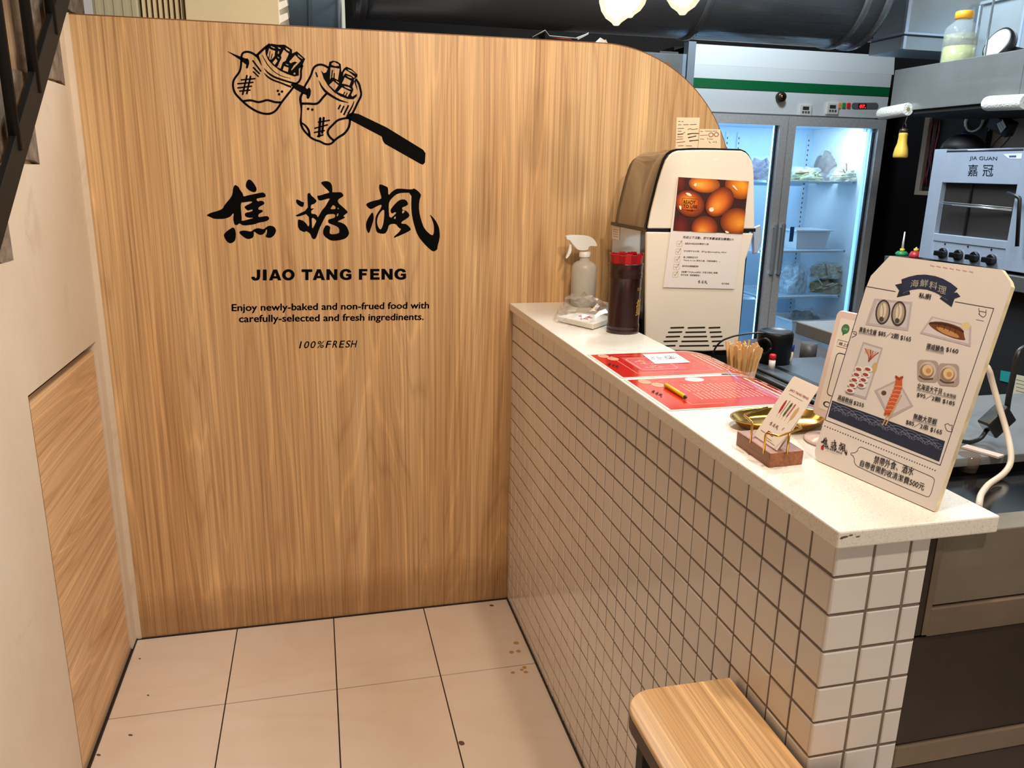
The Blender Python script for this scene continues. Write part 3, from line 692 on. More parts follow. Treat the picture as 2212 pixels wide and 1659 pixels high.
# ---- brown fortune-stick cup
cx, cy = 0.170, -0.468
ztop = zat(568, 1352, cy)
cup = thing('bamboo_cup', (cx, cy, 1.0), 'dark brown lacquered bamboo cup holding red fortune sticks', 'cup')
LAC = M('brown_lacquer', (40, 13, 8), 0.28, coat=0.15, var=0.25, vscale=12)
H = ztop-1.0
MB().lathe([(0.0385, 0), (0.0405, 0.003), (0.0405, 0.010), (0.0395, 0.012), (0.0408, 0.014), (0.0408, 0.020), (0.0392, 0.024), (0.0390, H*0.6), (0.0400, H-0.036), (0.0415, H-0.033), (0.0402, H-0.030), (0.0418, H-0.026), (0.0404, H-0.022), (0.0408, H-0.006), (0.0424, H-0.002), (0.0424, H), (0.0372, H), (0.0365, 0.02), (0.0, 0.02)], (cx, cy, 1.0), 36).build('body', LAC, cup)
GOLDINK = M('gold_ink', (214, 168, 92), 0.35, metal=0.4)
def cylmap(c, r, ang0):
    class CF:
        n = Vector((0, -1, 0))
        def P(s, u, v, d=0.0):
            a = ang0+u/r; return Vector((c[0]+(r+d)*math.cos(a), c[1]+(r+d)*math.sin(a), c[2]+v))
        def uv(s, *a): return a
    return CF()
fr = cylmap((cx, cy, 1.0), 0.0396, math.radians(-66)); fr.n = Vector((0.4, -0.9, 0))
pr = Print(fr, 0.0005, mp=lambda a, b: (a, b)).c(GOLDINK)
pr.text('籤', (0.0, 0.045), (0.030, 0.045), (0.003, 0.088), 0.012)
pr.text('日日好', (0.003, 0.108), (0.030, 0.108), (0.003, 0.116))
pr.build('gold_characters', cup)
RED = M('red_lacquer', (168, 12, 20), 0.35); REDD = M('red_lacquer_deep', (136, 7, 15), 0.35)
def stick_mesh(name, w, t, L, mat, head=0.0):
    m = MB()
    if head: m.prism([(-w/2, 0, 0), (w/2, 0, 0), (w/2, 0, L-0.03), (head/2, 0, L-0.022), (head/2, 0, L-0.004), (head/2-0.003, 0, L), (-head/2+0.003, 0, L), (-head/2, 0, L-0.004), (-head/2, 0, L-0.022), (-w/2, 0, L-0.03)], (0, t, 0))
    else: m.prism([(-w/2, 0, 0), (w/2*0.9, 0, 0), (w/2, 0, L), (-w/2, 0, L)], (0, t, 0))
    o = m.build(name, mat, base=(0, 0, 0)); me = o.data; bpy.data.objects.remove(o); return me
rs = [stick_mesh('fortune_stick', 0.015, 0.0022, H+0.002, RED), stick_mesh('fortune_stick', 0.015, 0.0022, H-0.001, REDD)]
rnd = random.Random(11)
n = 0
for ring, cnt, r0, r1 in ((0, 17, 0.027, 0.040), (1, 10, 0.017, 0.026)):
    for i in range(cnt):
        a = 2*math.pi*i/cnt+ring*0.2
        b0 = Vector((cx+math.cos(a)*r0, cy+math.sin(a)*r0, 1.0215+rnd.uniform(0, 0.002))); t0 = Vector((cx+math.cos(a)*(r1+0.001), cy+math.sin(a)*(r1+0.001), 1.02+H))
        zax = (t0-b0).normalized(); xax = Vector((-math.sin(a), math.cos(a), 0)); yax = zax.cross(xax)
        o = bpy.data.objects.new('fortune_stick', rs[(i+ring) % 2]); COL.objects.link(o)
        o.matrix_world = Matrix(((xax.x, yax.x, zax.x, b0.x), (xax.y, yax.y, zax.y, b0.y), (xax.z, yax.z, zax.z, b0.z), (0, 0, 0, 1)))
        tag(o, 'flat red fortune stick standing in the brown bamboo cup', 'stick', 'red fortune sticks in the bamboo cup'); n += 1

# ---- wrapped white pack in clear film
pts = [on(1205, 683, 'z', 1.016), on(1246, 675, 'z', 1.016), on(1330, 684, 'z', 1.016), on(1281, 700, 'z', 1.016)]
pk = thing('wrapped_pack', (0.12, -0.30, 1.0), 'white pack in crinkled clear film beside the brown cup', 'package')
MB().prism([Vector((p.x, p.y, 1.002)) for p in pts], (0, 0, 0.014)).build('pack', M('white_paper_pack', (232, 226, 216), 0.55, var=0.03, vscale=40), pk, 0.002, 2)
cpk = sum(pts, Vector())/4
pr = Print(Frame((0, 0, 1.0166), (1, 0, 0), (0, 1, 0)), 0.0003).c((190, 72, 64))
for a, b in (((1251, 683), (1275, 684)), ((1256, 686), (1279, 687)), ((1254, 689), (1270, 689))): pr.line([a, ((a[0]+b[0])/2, a[1]-1), b], 1.4)
pr.build('red_print', pk)
film = bpy.data.materials.new('clear_film'); film.use_nodes = True
nt = film.node_tree; nt.nodes.remove(nt.nodes['Principled BSDF'])
tr = nt.nodes.new('ShaderNodeBsdfTransparent'); gl = nt.nodes.new('ShaderNodeBsdfGlossy'); mx = nt.nodes.new('ShaderNodeMixShader'); lw = nt.nodes.new('ShaderNodeLayerWeight')
gl.inputs['Roughness'].default_value = 0.12; lw.inputs['Blend'].default_value = 0.22
mul = nt.nodes.new('ShaderNodeMath'); mul.operation = 'MULTIPLY_ADD'; mul.inputs[1].default_value = 0.55; mul.inputs[2].default_value = 0.05
nt.links.new(lw.outputs['Facing'], mul.inputs[0]); nt.links.new(mul.outputs[0], mx.inputs[0]); nt.links.new(tr.outputs[0], mx.inputs[1]); nt.links.new(gl.outputs[0], mx.inputs[2])
nt.links.new(mx.outputs[0], nt.nodes['Material Output'].inputs[0]); MATS['clear_film'] = film
def film_blob(c, a, b, h, seed, amp, n=22, m=9):
    r = random.Random(seed); vs = []; fs = []
    ph = [r.uniform(0, 6.28) for _ in range(8)]
    for k in range(m+1):
        t = math.pi/2*k/m
        for i in range(n):
            q = 2*math.pi*i/n; w = 1+amp*(math.sin(3*q+ph[0]+t*3)+0.7*math.sin(5*q+ph[1]-t*4)+0.5*math.sin(9*q+ph[2]+t*6))+r.uniform(-amp, amp)*0.6
            vs.append((c[0]+a*math.cos(t)**0.6*math.cos(q)*w, c[1]+b*math.cos(t)**0.6*math.sin(q)*w, c[2]+h*math.sin(t)*(w if k < m else 1)))
    for k in range(m):
        for i in range(n): j = (i+1) % n; fs.append((k*n+i, k*n+j, (k+1)*n+j, (k+1)*n+i))
    return vs, fs
vs, fs = film_blob((cpk.x-0.005, cpk.y+0.01, 1.001), 0.072, 0.088, 0.068, 4, 0.07)
MB().add(vs, fs, False).build('clear_film', film, pk)

# ---- two laminated red menu sheets, drooping over the kitchen edge of the counter
def menu(name, y1, y0, label, lift, L=0.297, droop=2.2):
    o = Vector((-0.004, y0, 1.0004+lift))
    def bend(u, v): return Vector((0, 0, -droop*max(0, u-0.216)**2)) if u > 0.216 else Vector((0, 0, 0))
    fr = Frame(o, (1, 0, 0), (0, 1, 0), bend); Wd = y1-y0
    t = thing(name, (0.14, (y0+y1)/2, 1.0), label, 'menu')
    def grid(a0, a1, b0, b1, d, nm, mat, n=26, thick=0):
        m = MB(); vs = []; fs = []
        for i in range(n+1):
            u = a0+(a1-a0)*i/n
            for v in (b0, b1): vs.append(fr.P(u, v, d))
        fs = [(2*i, 2*i+2, 2*i+3, 2*i+1) for i in range(n)]
        m.add(vs, fs, True)
        return m.build(nm, mat, t)
    lam = M('laminated_white', (240, 232, 222), 0.12, coat=0.6)
    redm = M('laminated_red', (206, 34, 26), 0.16, coat=0.7, var=0.05, vscale=15)
    grid(0, L, 0, Wd, 0.0002, 'sheet', lam); grid(0, L, 0, Wd, 0.0, 'sheet_underside', lam)
    grid(0.006, L-0.006, 0.006, Wd-0.006, 0.0004, 'red_field', redm)
    return t, fr, Wd
GOLDP = (226, 178, 104)
t1, fr, Wd = menu('laminated_menu', -0.700, -0.908, 'red laminated menu sheet with a white note on it, nearer the oak wall', 0.0)
pr = Print(fr, 0.0006, mp=lambda a, b: (a, b))
pr.c((178, 20, 20)).poly([(0.062, 0.045), (0.062, 0.165), (0.165, 0.165), (0.165, 0.045)]).lay()
pr.c((232, 150, 108))
for a, b in (((0.045, 0.028), (0.045, 0.182)), ((0.045, 0.028), (0.215, 0.028)), ((0.215, 0.028), (0.215, 0.182)), ((0.045, 0.182), (0.215, 0.182))): pr.line([a, b], 0.0012)
pr.c(GOLDP)
rr = [(0.075, 0.055), (0.140, 0.055), (0.148, 0.063), (0.148, 0.147), (0.140, 0.155), (0.075, 0.155), (0.067, 0.147), (0.067, 0.063), (0.075, 0.055)]
pr.line(rr, 0.0014, sub=0)
for k, q in enumerate(((0.100, 0.075), (0.100, 0.103), (0.100, 0.131))):
    x, y = q; r_ = random.Random(k+5)
    for _ in range(7):
        a = (x+r_.uniform(-0.013, 0.013), y+r_.uniform(-0.010, 0.010)); pr.line([a, (a[0]+r_.uniform(-0.012, 0.012), a[1]+r_.uniform(-0.009, 0.009))], 0.0022)
for q in ((0.030, 0.185), (0.042, 0.158)): pr.c((222, 128, 92)).poly(ellipse(q[0], q[1], 0.012, 0.016)).lay().c(GOLDP).line(ellipse(q[0], q[1], 0.009, 0.012)+[ellipse(q[0], q[1], 0.009, 0.012)[0]], 0.001, sub=0)
pr.c((236, 190, 160))
r_ = random.Random(2)
for k in range(4):
    x = 0.232+k*0.014; y = 0.03
    while y < 0.17:
        l = r_.uniform(0.006, 0.014); pr.line([(x, y), (x+0.001, y+l)], 0.0035); y += l+0.004
pr.c(VINYL); pr.mp = fr.uv; zq = zc(1270, 740, 5.144); calli(pr, *zq([(205, 258), (330, 296), (232, 222)])); pr.build('print', t1)
t2, fr2, Wd2 = menu('laminated_menu', -0.917, -1.128, 'red laminated menu sheet under the yellow pencil, nearer the brass tray', 0.0)
pr = Print(fr2, 0.0006, mp=lambda a, b: (a, b)).c((236, 150, 112))
for a, b in (((0.055, 0.028), (0.055, 0.182)), ((0.055, 0.028), (0.232, 0.028)), ((0.232, 0.028), (0.232, 0.182)), ((0.055, 0.182), (0.115, 0.182)), ((0.16, 0.182), (0.232, 0.182))): pr.line([a, b], 0.0012)
pr.c((244, 222, 200)).poly(ellipse(0.138, 0.186, 0.019, 0.016)).lay().c((190, 40, 34))
for k in range(4): pr.line([(0.128, 0.192-k*0.005), (0.148, 0.191-k*0.005)], 0.0012)
pr.c((238, 150, 118)); r_ = random.Random(9)
for k in range(15):
    x = 0.090+k*0.0092
    for y0_, y1_ in ((0.055, 0.095), (0.105, 0.150)):
        y = y0_
        while y < y1_: l = r_.uniform(0.004, 0.010); pr.line([(x, y), (x, y+l)], 0.0028, caps=False); y += l+0.002
for q in ((0.034, 0.186), (0.050, 0.160)): pr.c((224, 132, 96)).poly(ellipse(q[0], q[1], 0.012, 0.016)).lay().c(GOLDP).line(ellipse(q[0], q[1], 0.009, 0.012)+[ellipse(q[0], q[1], 0.009, 0.012)[0]], 0.001, sub=0)
pr.c((240, 196, 150))
for k in range(2):
    x = 0.245+k*0.02; y = 0.03
    while y < 0.18: l = r_.uniform(0.008, 0.014); pr.line([(x, y), (x+0.001, y+l)], 0.006); y += l+0.004
pr.c(VINYL); pr.mp = fr2.uv; calli(pr, *zq([(690, 560), (812, 618), (722, 522)])); pr.build('print', t2)
# white handwritten note on the first sheet
nf = Frame((0, 0, 1.0016), (1, 0, 0), (0, 1, 0))
cn = [nf.uv(*p) for p in ((1388, 766), (1459, 763), (1491, 783), (1415, 786))]
nt_ = tag(MB().prism([nf.P(a, b) for a, b in cn], (0, 0, 0.0004)).build('paper_note', M('note_paper', (244, 240, 232), 0.6), base=tuple(nf.P(*cn[3]))), 'white handwritten note lying on the red menu sheet', 'note')
pr = Print(nf, 0.0006).c((50, 44, 46))
z4b = zc(1270, 740, 5.144); r_ = random.Random(4)
for L in ([(700,170),(740,165)],[(705,185),(745,182)],[(760,160),(790,175),(815,168)],[(770,180),(815,186)],[(850,155),(900,150)],[(860,170),(940,160)],[(905,145),(935,180)],[(870,185),(930,170)],[(950,150),(940,180),(985,168)],[(900,180),(960,178)],[(850,165),(870,180)]): pr.line(z4b(L), 1.0)
pr.build('handwriting', nt_)
# yellow pencil
a, b = nf.uv(*zc(1270, 740, 5.144)([(860, 490)])[0]), nf.uv(*zc(1270, 740, 5.144)([(1095, 635)])[0])
A3, B3 = Vector((a[0], a[1], 1.0052)), Vector((b[0], b[1], 1.0052)); dr = (B3-A3).normalized()
pc = thing('pencil', tuple((A3+B3)/2-Vector((0, 0, 0.004))), 'yellow pencil lying on the red menu sheet', 'pencil')
MB().tube([A3, A3+dr*((B3-A3).length-0.006)], 0.0040, 6).build('shaft', M('yellow_paint', (238, 186, 20), 0.4), pc)
MB().tube([B3-dr*0.006, B3], [0.0040, 0.0012], 6).build('tip', M('pencil_tip', (60, 40, 26), 0.6), pc)

# ---- brass oval tray
BRASS = M('brass', (206, 160, 78), 0.22, metal=1.0)
tcx, tcy = 0.140, -1.232
tray = thing('brass_tray', (tcx, tcy, 1.0), 'shallow oval brass tray beside the card holder', 'tray')
ax = (Vector((1, 0, 0)), Vector((0, 1, 0)), Vector((0, 0, 1)))
MB().lathe([(0.0, 0.002), (0.060, 0.002), (0.070, 0.006), (0.080, 0.015), (0.0835, 0.0165), (0.0835, 0.0150), (0.0805, 0.0135), (0.071, 0.0040), (0.060, 0.0), (0.0, 0.0)], (tcx, tcy, 1.0), 40, ax, False, sx=1.02, sy=0.60).build('dish', BRASS, tray)

# ---- walnut card holder with brass wire and brochures
hb = thing('card_holder', (0.047, -1.348, 1.0), 'walnut block card holder with brass wire loops', 'card holder')
BT = 1.021
bl = [on(1592, 931, 'z', BT), on(1664, 980, 'z', BT), on(1737, 973, 'z', BT)]
bl.append(bl[0]+(bl[2]-bl[1]))
MB().prism([Vector((p.x, p.y, 1.0)) for p in bl], (0, 0, BT-1.0)).build('block', 'walnut_block', hb, 0.0015, 2)
zw = 1.050
def wq(x, y, z=zw): return on(1540+x/5.027, 690+y/5.027, 'z', z)
def rounded(P_, r=0.004):
    out = [P_[0]]
    for a, b, c in zip(P_, P_[1:], P_[2:]):
        d1 = (a-b).normalized()*min(r, (a-b).length*.45); d2 = (c-b).normalized()*min(r, (c-b).length*.45)
        for t in (0, .33, .66, 1): out.append((b+d1)*(1-t)**2+b*2*t*(1-t)+(b+d2)*t*t)
    out.append(P_[-1]); return out
E1 = wq(430, 1120); s1 = on(1540+415/5.027, 690+1265/5.027, 'z', BT)
MB().tube(rounded([Vector((E1.x, E1.y, BT-0.001)), E1, wq(335, 1035), wq(590, 955)]), 0.0016, 8).build('wire_loop', BRASS, hb)
D1 = wq(575, 1230); C1 = wq(970, 1180)
MB().tube(rounded([Vector((D1.x, D1.y, BT-0.001)), D1, wq(715, 1270), C1, wq(895, 1135)]), 0.0016, 8).build('wire_loop', BRASS, hb)
g = wq(830, 1235)
MB().tube([Vector((g.x, g.y, BT-0.001)), g], 0.0016, 8).build('wire_post', BRASS, hb)
zb5 = zc(1540, 690, 5.027)
def brochure(bl_, br_, tl_, tr_, dshift, label, printed):
    fr, w_, h_ = upright(zb5([bl_])[0], zb5([br_])[0], BT+0.0015, zb5([tl_])[0], zb5([tr_])[0])
    fr.o = fr.o - fr.n*dshift
    t = thing('brochure', tuple(fr.P(w_/2, 0)), label, 'brochure', 'folded brochures in the card holder')
    MB().prism([fr.P(0, 0, -0.0012), fr.P(w_, 0, -0.0012), fr.P(w_, h_, -0.0012), fr.P(0, h_, -0.0012)], fr.n*0.0012).build('sheet', M('brochure_paper', (240, 226, 212), 0.55), t)
    if printed:
        pr = Print(fr, 0.0002, mp=lambda a, b: (a*w_, b*h_))
        pr.c((186, 40, 46)).text('JIAO TANG FENG', (0.18, 0.80), (0.93, 0.795), (0.18, 0.845), 0.02)
        pr.c((150, 130, 120)).line([(0.24, 0.765), (0.8, 0.76)], 0.006, sub=0)
        pr.c((176, 44, 46)).poly([(0.30, 0.44), (0.36, 0.48), (0.34, 0.66), (0.28, 0.68), (0.26, 0.56)], 2)
        pr.c((110, 84, 74)).line([(0.40, 0.46), (0.42, 0.68)], 0.020); pr.c((96, 110, 70)).line([(0.52, 0.48), (0.54, 0.64)], 0.075); pr.c((190, 96, 110)).line([(0.64, 0.48), (0.66, 0.66)], 0.05)
        pr.c((212, 170, 120)).poly([(0.76, 0.44), (0.86, 0.46), (0.88, 0.62), (0.82, 0.68), (0.75, 0.60)], 2)
        pr.c((150, 110, 90))
        for q in (0.31, 0.42, 0.53, 0.65, 0.79): pr.line([(q, 0.40), (q, 0.45)], 0.008)
        pr.c((120, 90, 80)); calli(pr, (0.24, 0.235), (0.62, 0.235), (0.24, 0.31))
        pr.c((170, 40, 40)).line([(0.75, 0.28), (0.80, 0.33), (0.78, 0.27)], 0.008).poly([(0.36, 0.13), (0.62, 0.125), (0.62, 0.165), (0.36, 0.17)])
        pr.lay().c((240, 220, 206)).line([(0.42, 0.148), (0.56, 0.145)], 0.012, sub=0)
        pr.c((140, 110, 100)).line([(0.12, 0.12), (0.30, 0.118)], 0.008, sub=0).line([(0.34, 0.075), (0.68, 0.07)], 0.006, sub=0).line([(0.4, 0.045), (0.86, 0.04)], 0.006, sub=0)
        pr.build('print', t)
brochure((445, 1258), (690, 1420), (815, 705), (1090, 815), 0.0, 'folded brochure printed with skewers, front one in the card holder', True)
brochure((475, 1250), (715, 1400), (830, 712), (1086, 752), 0.0035, 'plain back brochure leaning askew in the card holder', False)

# ---- payment code stand (behind the big sign)
e_ = Vector((0.19, -0.98, 0)).normalized(); n_ = Vector((0.98, 0.19, 0)); up_ = Vector((0, 0, 1))*math.cos(0.17)+n_*math.sin(0.17)
qo = Vector((0.170, -1.268, 1.030))
qf = Frame(qo, e_, up_)
qs = thing('payment_stand', (0.178, -1.315, 1.0), 'pale pink acrylic payment code stand behind the seafood sign', 'stand')
PINK = M('pink_acrylic', (236, 214, 206), 0.22, coat=0.4)
def rrect(w, h, r, x0=0, y0=0, n=5):
    L = []
    for cx_, cy_, a0 in ((w-r, h-r, 0), (r, h-r, 90), (r, r, 180), (w-r, r, 270)):
        for i in range(n+1): t = math.radians(a0+90*i/n); L.append((x0+cx_+r*math.cos(t), y0+cy_+r*math.sin(t)))
    return L
MB().prism([qf.P(u, v, -0.008) for u, v in rrect(0.105, 0.165, 0.010)], qf.n*0.008, True).build('frame', PINK, qs, 0.0012, 1)
MB().lathe([(0.0, 0.0), (0.036, 0.0), (0.038, 0.003), (0.036, 0.006), (0.012, 0.010), (0.007, 0.016), (0.007, 0.045)], (0.172, -1.318, 1.0), 30, cap=False).build('base', PINK, qs)
pr = Print(qf, 0.0003, mp=lambda a, b: (a, b)).c((246, 236, 226)).poly(rrect(0.085, 0.142, 0.003, 0.010, 0.012)).lay()
pr.c((70, 130, 84)).poly(ellipse(0.024, 0.139, 0.0075, 0.0075)).poly([(0.020, 0.133), (0.026, 0.133), (0.022, 0.128)]).lay().c((240, 240, 232)).text('LINE', (0.0195, 0.1375), (0.0285, 0.1375), (0.0195, 0.1405), 0.02)
pr.c((60, 40, 40)).text('集點', (0.036, 0.134), (0.052, 0.134), (0.036, 0.144), 0.02)
pr.c((120, 70, 66)).line([(0.016, 0.121), (0.088, 0.121), (0.088, 0.111), (0.016, 0.111), (0.016, 0.121)], 0.0007, sub=0)
pr.c((70, 44, 44)).text('線上點單｜外帶自取', (0.019, 0.1132), (0.085, 0.1132), (0.019, 0.1188), 0.01)
rq = rrect(0.062, 0.066, 0.006, 0.020, 0.036); pr.c((60, 48, 46)).line(rq+[rq[0]], 0.0014, sub=0)
pr.c((70, 44, 44)).text('ORDER', (0.018, 0.017), (0.085, 0.017), (0.018, 0.026), 0.02)
pr.build('printed_card', qs)

# ---- the big seafood sign
sf, sw, sh = upright((1750, 988), (2018, 1105), 1.0012, (1887, 549), (2195, 590))
sign = thing('seafood_sign', tuple(sf.P(sw/2, 0)), 'upright white menu board of seafood dishes with navy banner', 'sign')
outl = [(0.004, 0.012), (0.008, 0.004), (0.016, 0.0), (sw, 0.0), (sw, sh-0.018), (sw-0.004, sh-0.012), (sw-0.018, sh), (0.026, sh), (0.006, sh-0.030), (0.004, sh-0.05)]
BOARD = M('foam_board', (228, 218, 210), 0.42, var=0.02, vscale=18)
EDGE = M('worn_board_edge', (228, 210, 174), 0.7, var=0.2, vscale=60)
mb = MB(); a = [sf.P(u, v, 0) for u, v in outl]; b = [sf.P(u, v, -0.007) for u, v in outl]; nn = len(a)
mb.mat(BOARD).add(a, [list(range(nn))]).add(b, [list(range(nn))[::-1]]); mb.mat(EDGE)
for i in range(nn): j = (i+1) % nn; mb.add([a[i], b[i], b[j], a[j]], [(0, 1, 2, 3)])
mb.build('board', None, sign)
leg0 = sf.P(sw*0.5, sh*0.55, -0.007); leg1 = Vector((leg0.x+0.045, leg0.y+0.008, 1.0006)); leg1.x = min(leg1.x, 0.206)
mb = MB(); ex_ = sf.ex*0.022
mb.prism([leg0-ex_, leg0+ex_, leg1+ex_*1.2, leg1-ex_*1.2], Vector((0.003, 0, 0))).build('easel_leg', BOARD, sign)
zs4 = lambda *L: [(1660+x/2.8605, 540+y/2.8605) for x, y in L]
z1_ = lambda x, y: (1660+x/2.8605, 540+y/2.8605)
NAVY = (36, 42, 66)
pr = Print(sf, 0.0002).c((66, 64, 78))
LWS = 1.5
for L in ([(785, 257), (603, 225)], [(603, 225), (350, 1050)], [(350, 1050), (1062, 1330)], [(1062, 1330), (1393, 362)], [(1393, 362), (1155, 320)]): pr.line(zs4(*L), LWS, sub=0)
for k in range(44): t = k/43; pr.poly([z1_(350+680*t+dx*3.4, 1088+274*t+dy*3.4) for dx, dy in ((-1, -1), (1, -1), (1, 1), (-1, 1))])
bub = smooth_loop([(560, 1216), (590, 1222), (990, 1392), (1027, 1412), (1024, 1440), (1000, 1522), (975, 1527), (560, 1345), (530, 1318), (532, 1280), (500, 1256), (545, 1252)], 1)
pr.line([z1_(*p) for p in bub+[bub[0]]], 1.2, sub=0)
pr.line(zs4((1300, 395), (1325, 418), (1345, 405), (1345, 370)), 1.2).line(zs4((1300, 360), (1305, 400)), 1.2).line(zs4((1305, 378), (1345, 385)), 1.2).line(zs4((1285, 430), (1330, 440)), 0.8)
pr.line(zs4((520, 505), (548, 505), (540, 530), (515, 540)), 1.2).line(zs4((525, 515), (545, 525)), 1.2)
pr.line(zs4((1090, 1080), (1110, 1070), (1120, 1085), (1140, 1080), (1130, 1105), (1140, 1125), (1105, 1120), (1095, 1100), (1090, 1080)), 1.2)
pr.build('line_print', sign)
pr = Print(sf, 0.0002).c(NAVY).poly(zs4((395, 930), (1092, 1182), (1055, 1308), (368, 1030)))
pr_bar = pr; pr = Print(sf, 0.0002).c(NAVY)
pr.poly(zs4((783, 215), (830, 205), (875, 262), (875, 275), (793, 293), (808, 250))).poly(zs4((1165, 262), (1187, 288), (1150, 302), (1132, 353), (1058, 300), (1085, 275)))
up = [(822, 182), (870, 165), (920, 154), (970, 152), (1030, 161), (1080, 178), (1130, 206), (1170, 238)]; lo = [(1108, 312), (1075, 286), (1030, 262), (980, 245), (930, 240), (880, 247), (832, 268)]
pr.lay().c((40, 47, 74)).poly(zs4(*(up+lo)))
pr.lay().c((120, 126, 146))
for L in ([(832, 268), (875, 250)], [(1108, 312), (1060, 282)]): pr.line(zs4(*L), 0.8, sub=0)
pr.build('navy_banner', sign); pr = pr_bar.lay().lay().c((120, 128, 150))
import itertools
for k in range(9):
    for rr_, yy in ((70, 0.15), (46, 0.5)):
        cxx = 395+k*82+ (40 if yy > 0.3 else 0); cyy = 975+k*29.5+yy*70
        for r2 in (rr_, rr_*0.6):
            L = []
            for q in range(9):
                t = math.pi*q/8; x = cxx+r2*math.cos(t); y = cyy-r2*0.62*math.sin(t)+(x-cxx)*0.36
                # keep the arc inside the navy band
                s_ = (x-395)/(1092-395); top_ = 930+s_*252+4; bot_ = 1030+(x-368)/(1055-368)*278-4
                if 384 < x < 1075 and top_ < y < bot_: L.append((x, y))
            if len(L) > 2: pr.line(zs4(*L), 1.1, sub=0, caps=False)
pr.build('navy_wave_band', sign)
pr = Print(sf, 0.0006).c((226, 220, 206))
for k, ch in enumerate('海鮮料理'):
    x = [876, 935, 992, 1046][k]; y = [232, 226, 238, 262][k]; sl = [-4, 5, 9, 14][k]
    pr.text(ch, z1_(x, y), z1_(x+50, y+sl), z1_(x+8, y-46), 0.008)
pr.build('lettering', sign); Print(sf, 0.0006).c((52, 46, 58)).text('私廚', z1_(929, 297), z1_(1006, 308), z1_(933, 262), 0.02).build('lettering', sign)
for s_, BL, BR, TL, of in (('廣島大生蠔', (560, 506), (666, 528), (567, 473), .012), ('$85／2顆 $165', (678, 530), (880, 570), (684, 495), .01), ('挪威鯖魚', (975, 612), (1084, 636), (983, 574), .012), ('$160', (1097, 630), (1172, 645), (1102, 600), .01),
        ('北海道大干貝', (917, 858), (1072, 897), (924, 820), .012), ('生食等級', (1080, 900), (1160, 918), (1084, 878), .008), ('$95／2顆 $185', (916, 908), (1150, 967), (923, 876), .01), ('高級軟絲', (427, 925), (518, 955), (436, 893), .012), ('$255', (525, 958), (588, 976), (531, 932), .01),
        ('無敵大草蝦', (893, 1046), (1038, 1084), (902, 1008), .012), ('$85／2串 $165', (848, 1078), (1070, 1145), (856, 1044), .01), ('禁帶外食、酒水', (648, 1318), (893, 1398), (660, 1268), .008), ('自帶者需酌收清潔費500元', (564, 1335), (960, 1488), (574, 1294), .008)):
    Print(sf, 0.0006).c((46, 42, 54)).text(s_, z1_(*BL), z1_(*BR), z1_(*TL), of+0.004).build('lettering', sign)
pr = Print(sf, 0.0006).c((52, 46, 58))
for a, b in (((560, 512), (666, 530)), ((975, 617), (1084, 641)), ((917, 865), (1158, 922)), ((427, 930), (518, 960)), ((893, 1051), (1038, 1089))): pr.line(zs4(a, b), 0.9, sub=0)
pr.build('underlines', sign); pr = Print(sf, 0.0006).c((40, 34, 36)); calli(pr, z1_(322, 1222), z1_(487, 1272), z1_(327, 1148))
pr.text('串燒·關東煮·鐵板燒', z1_(352, 1226), z1_(455, 1264), z1_(355, 1214), 0.01)
pr.c((176, 44, 44)).poly(zs4((328, 1208), (345, 1213), (343, 1236), (326, 1231)))
pr.c((186, 130, 110)).text('Jiao tang feng', z1_(360, 1243), z1_(428, 1268), z1_(362, 1235))
pr.build('brush_logo', sign)
def photo(fn, name):
    pr = Print(sf, 0.00025); fn(pr); pr.build(name, sign)
def oysters(pr):
    pr.c((192, 182, 184)).poly(zs4((655, 300), (890, 322), (865, 500), (600, 462))).lay().c((210, 200, 200)).poly(zs4((670, 318), (875, 336), (853, 482), (622, 452))).lay()
    for x in (708, 806):
        pr.c((62, 58, 62)).poly(zs4(*ellipse(x, 384+(x-708)*.1, 46, 78, 0.12))).lay().c((176, 160, 140)).poly(zs4(*ellipse(x, 384+(x-708)*.1, 36, 66, 0.12))).lay()
        pr.c((222, 208, 190)).poly(zs4(*ellipse(x+2, 376+(x-708)*.1, 20, 48, 0.12))).lay(); pr.c((70, 66, 70)).poly(zs4(*ellipse(x-8, 428+(x-708)*.1, 14, 16, 0.12))).lay()
        pr.c((120, 104, 92)).line(zs4((x-2, 330), (x+6, 380), (x-4, 420)), 1.0)
def mackerel(pr):
    pr.c((196, 182, 188)).poly(zs4((1010, 410), (1255, 470), (1250, 598), (935, 515))).lay().c((222, 210, 212)).poly(zs4((1018, 420), (1240, 475), (1238, 580), (955, 508))).lay()
    pr.c((224, 204, 150)).poly(zs4(*ellipse(1220, 470, 28, 24))).lay().c((118, 66, 36)).poly(zs4((985, 448), (1050, 440), (1130, 455), (1205, 486), (1212, 540), (1220, 558), (1190, 556), (1140, 545), (1060, 512), (1005, 476)), 1).lay()
    pr.c((196, 142, 88)).poly(zs4((1030, 470), (1100, 488), (1170, 520), (1185, 548), (1120, 532), (1060, 505)), 1).lay(); pr.c((74, 40, 26)).line(zs4((1000, 452), (1080, 455), (1160, 480), (1205, 505)), [3, 5, 5, 3])
    for k in range(4): pr.line(zs4((1060+k*34, 452+k*10), (1050+k*34, 482+k*11)), 1.2)
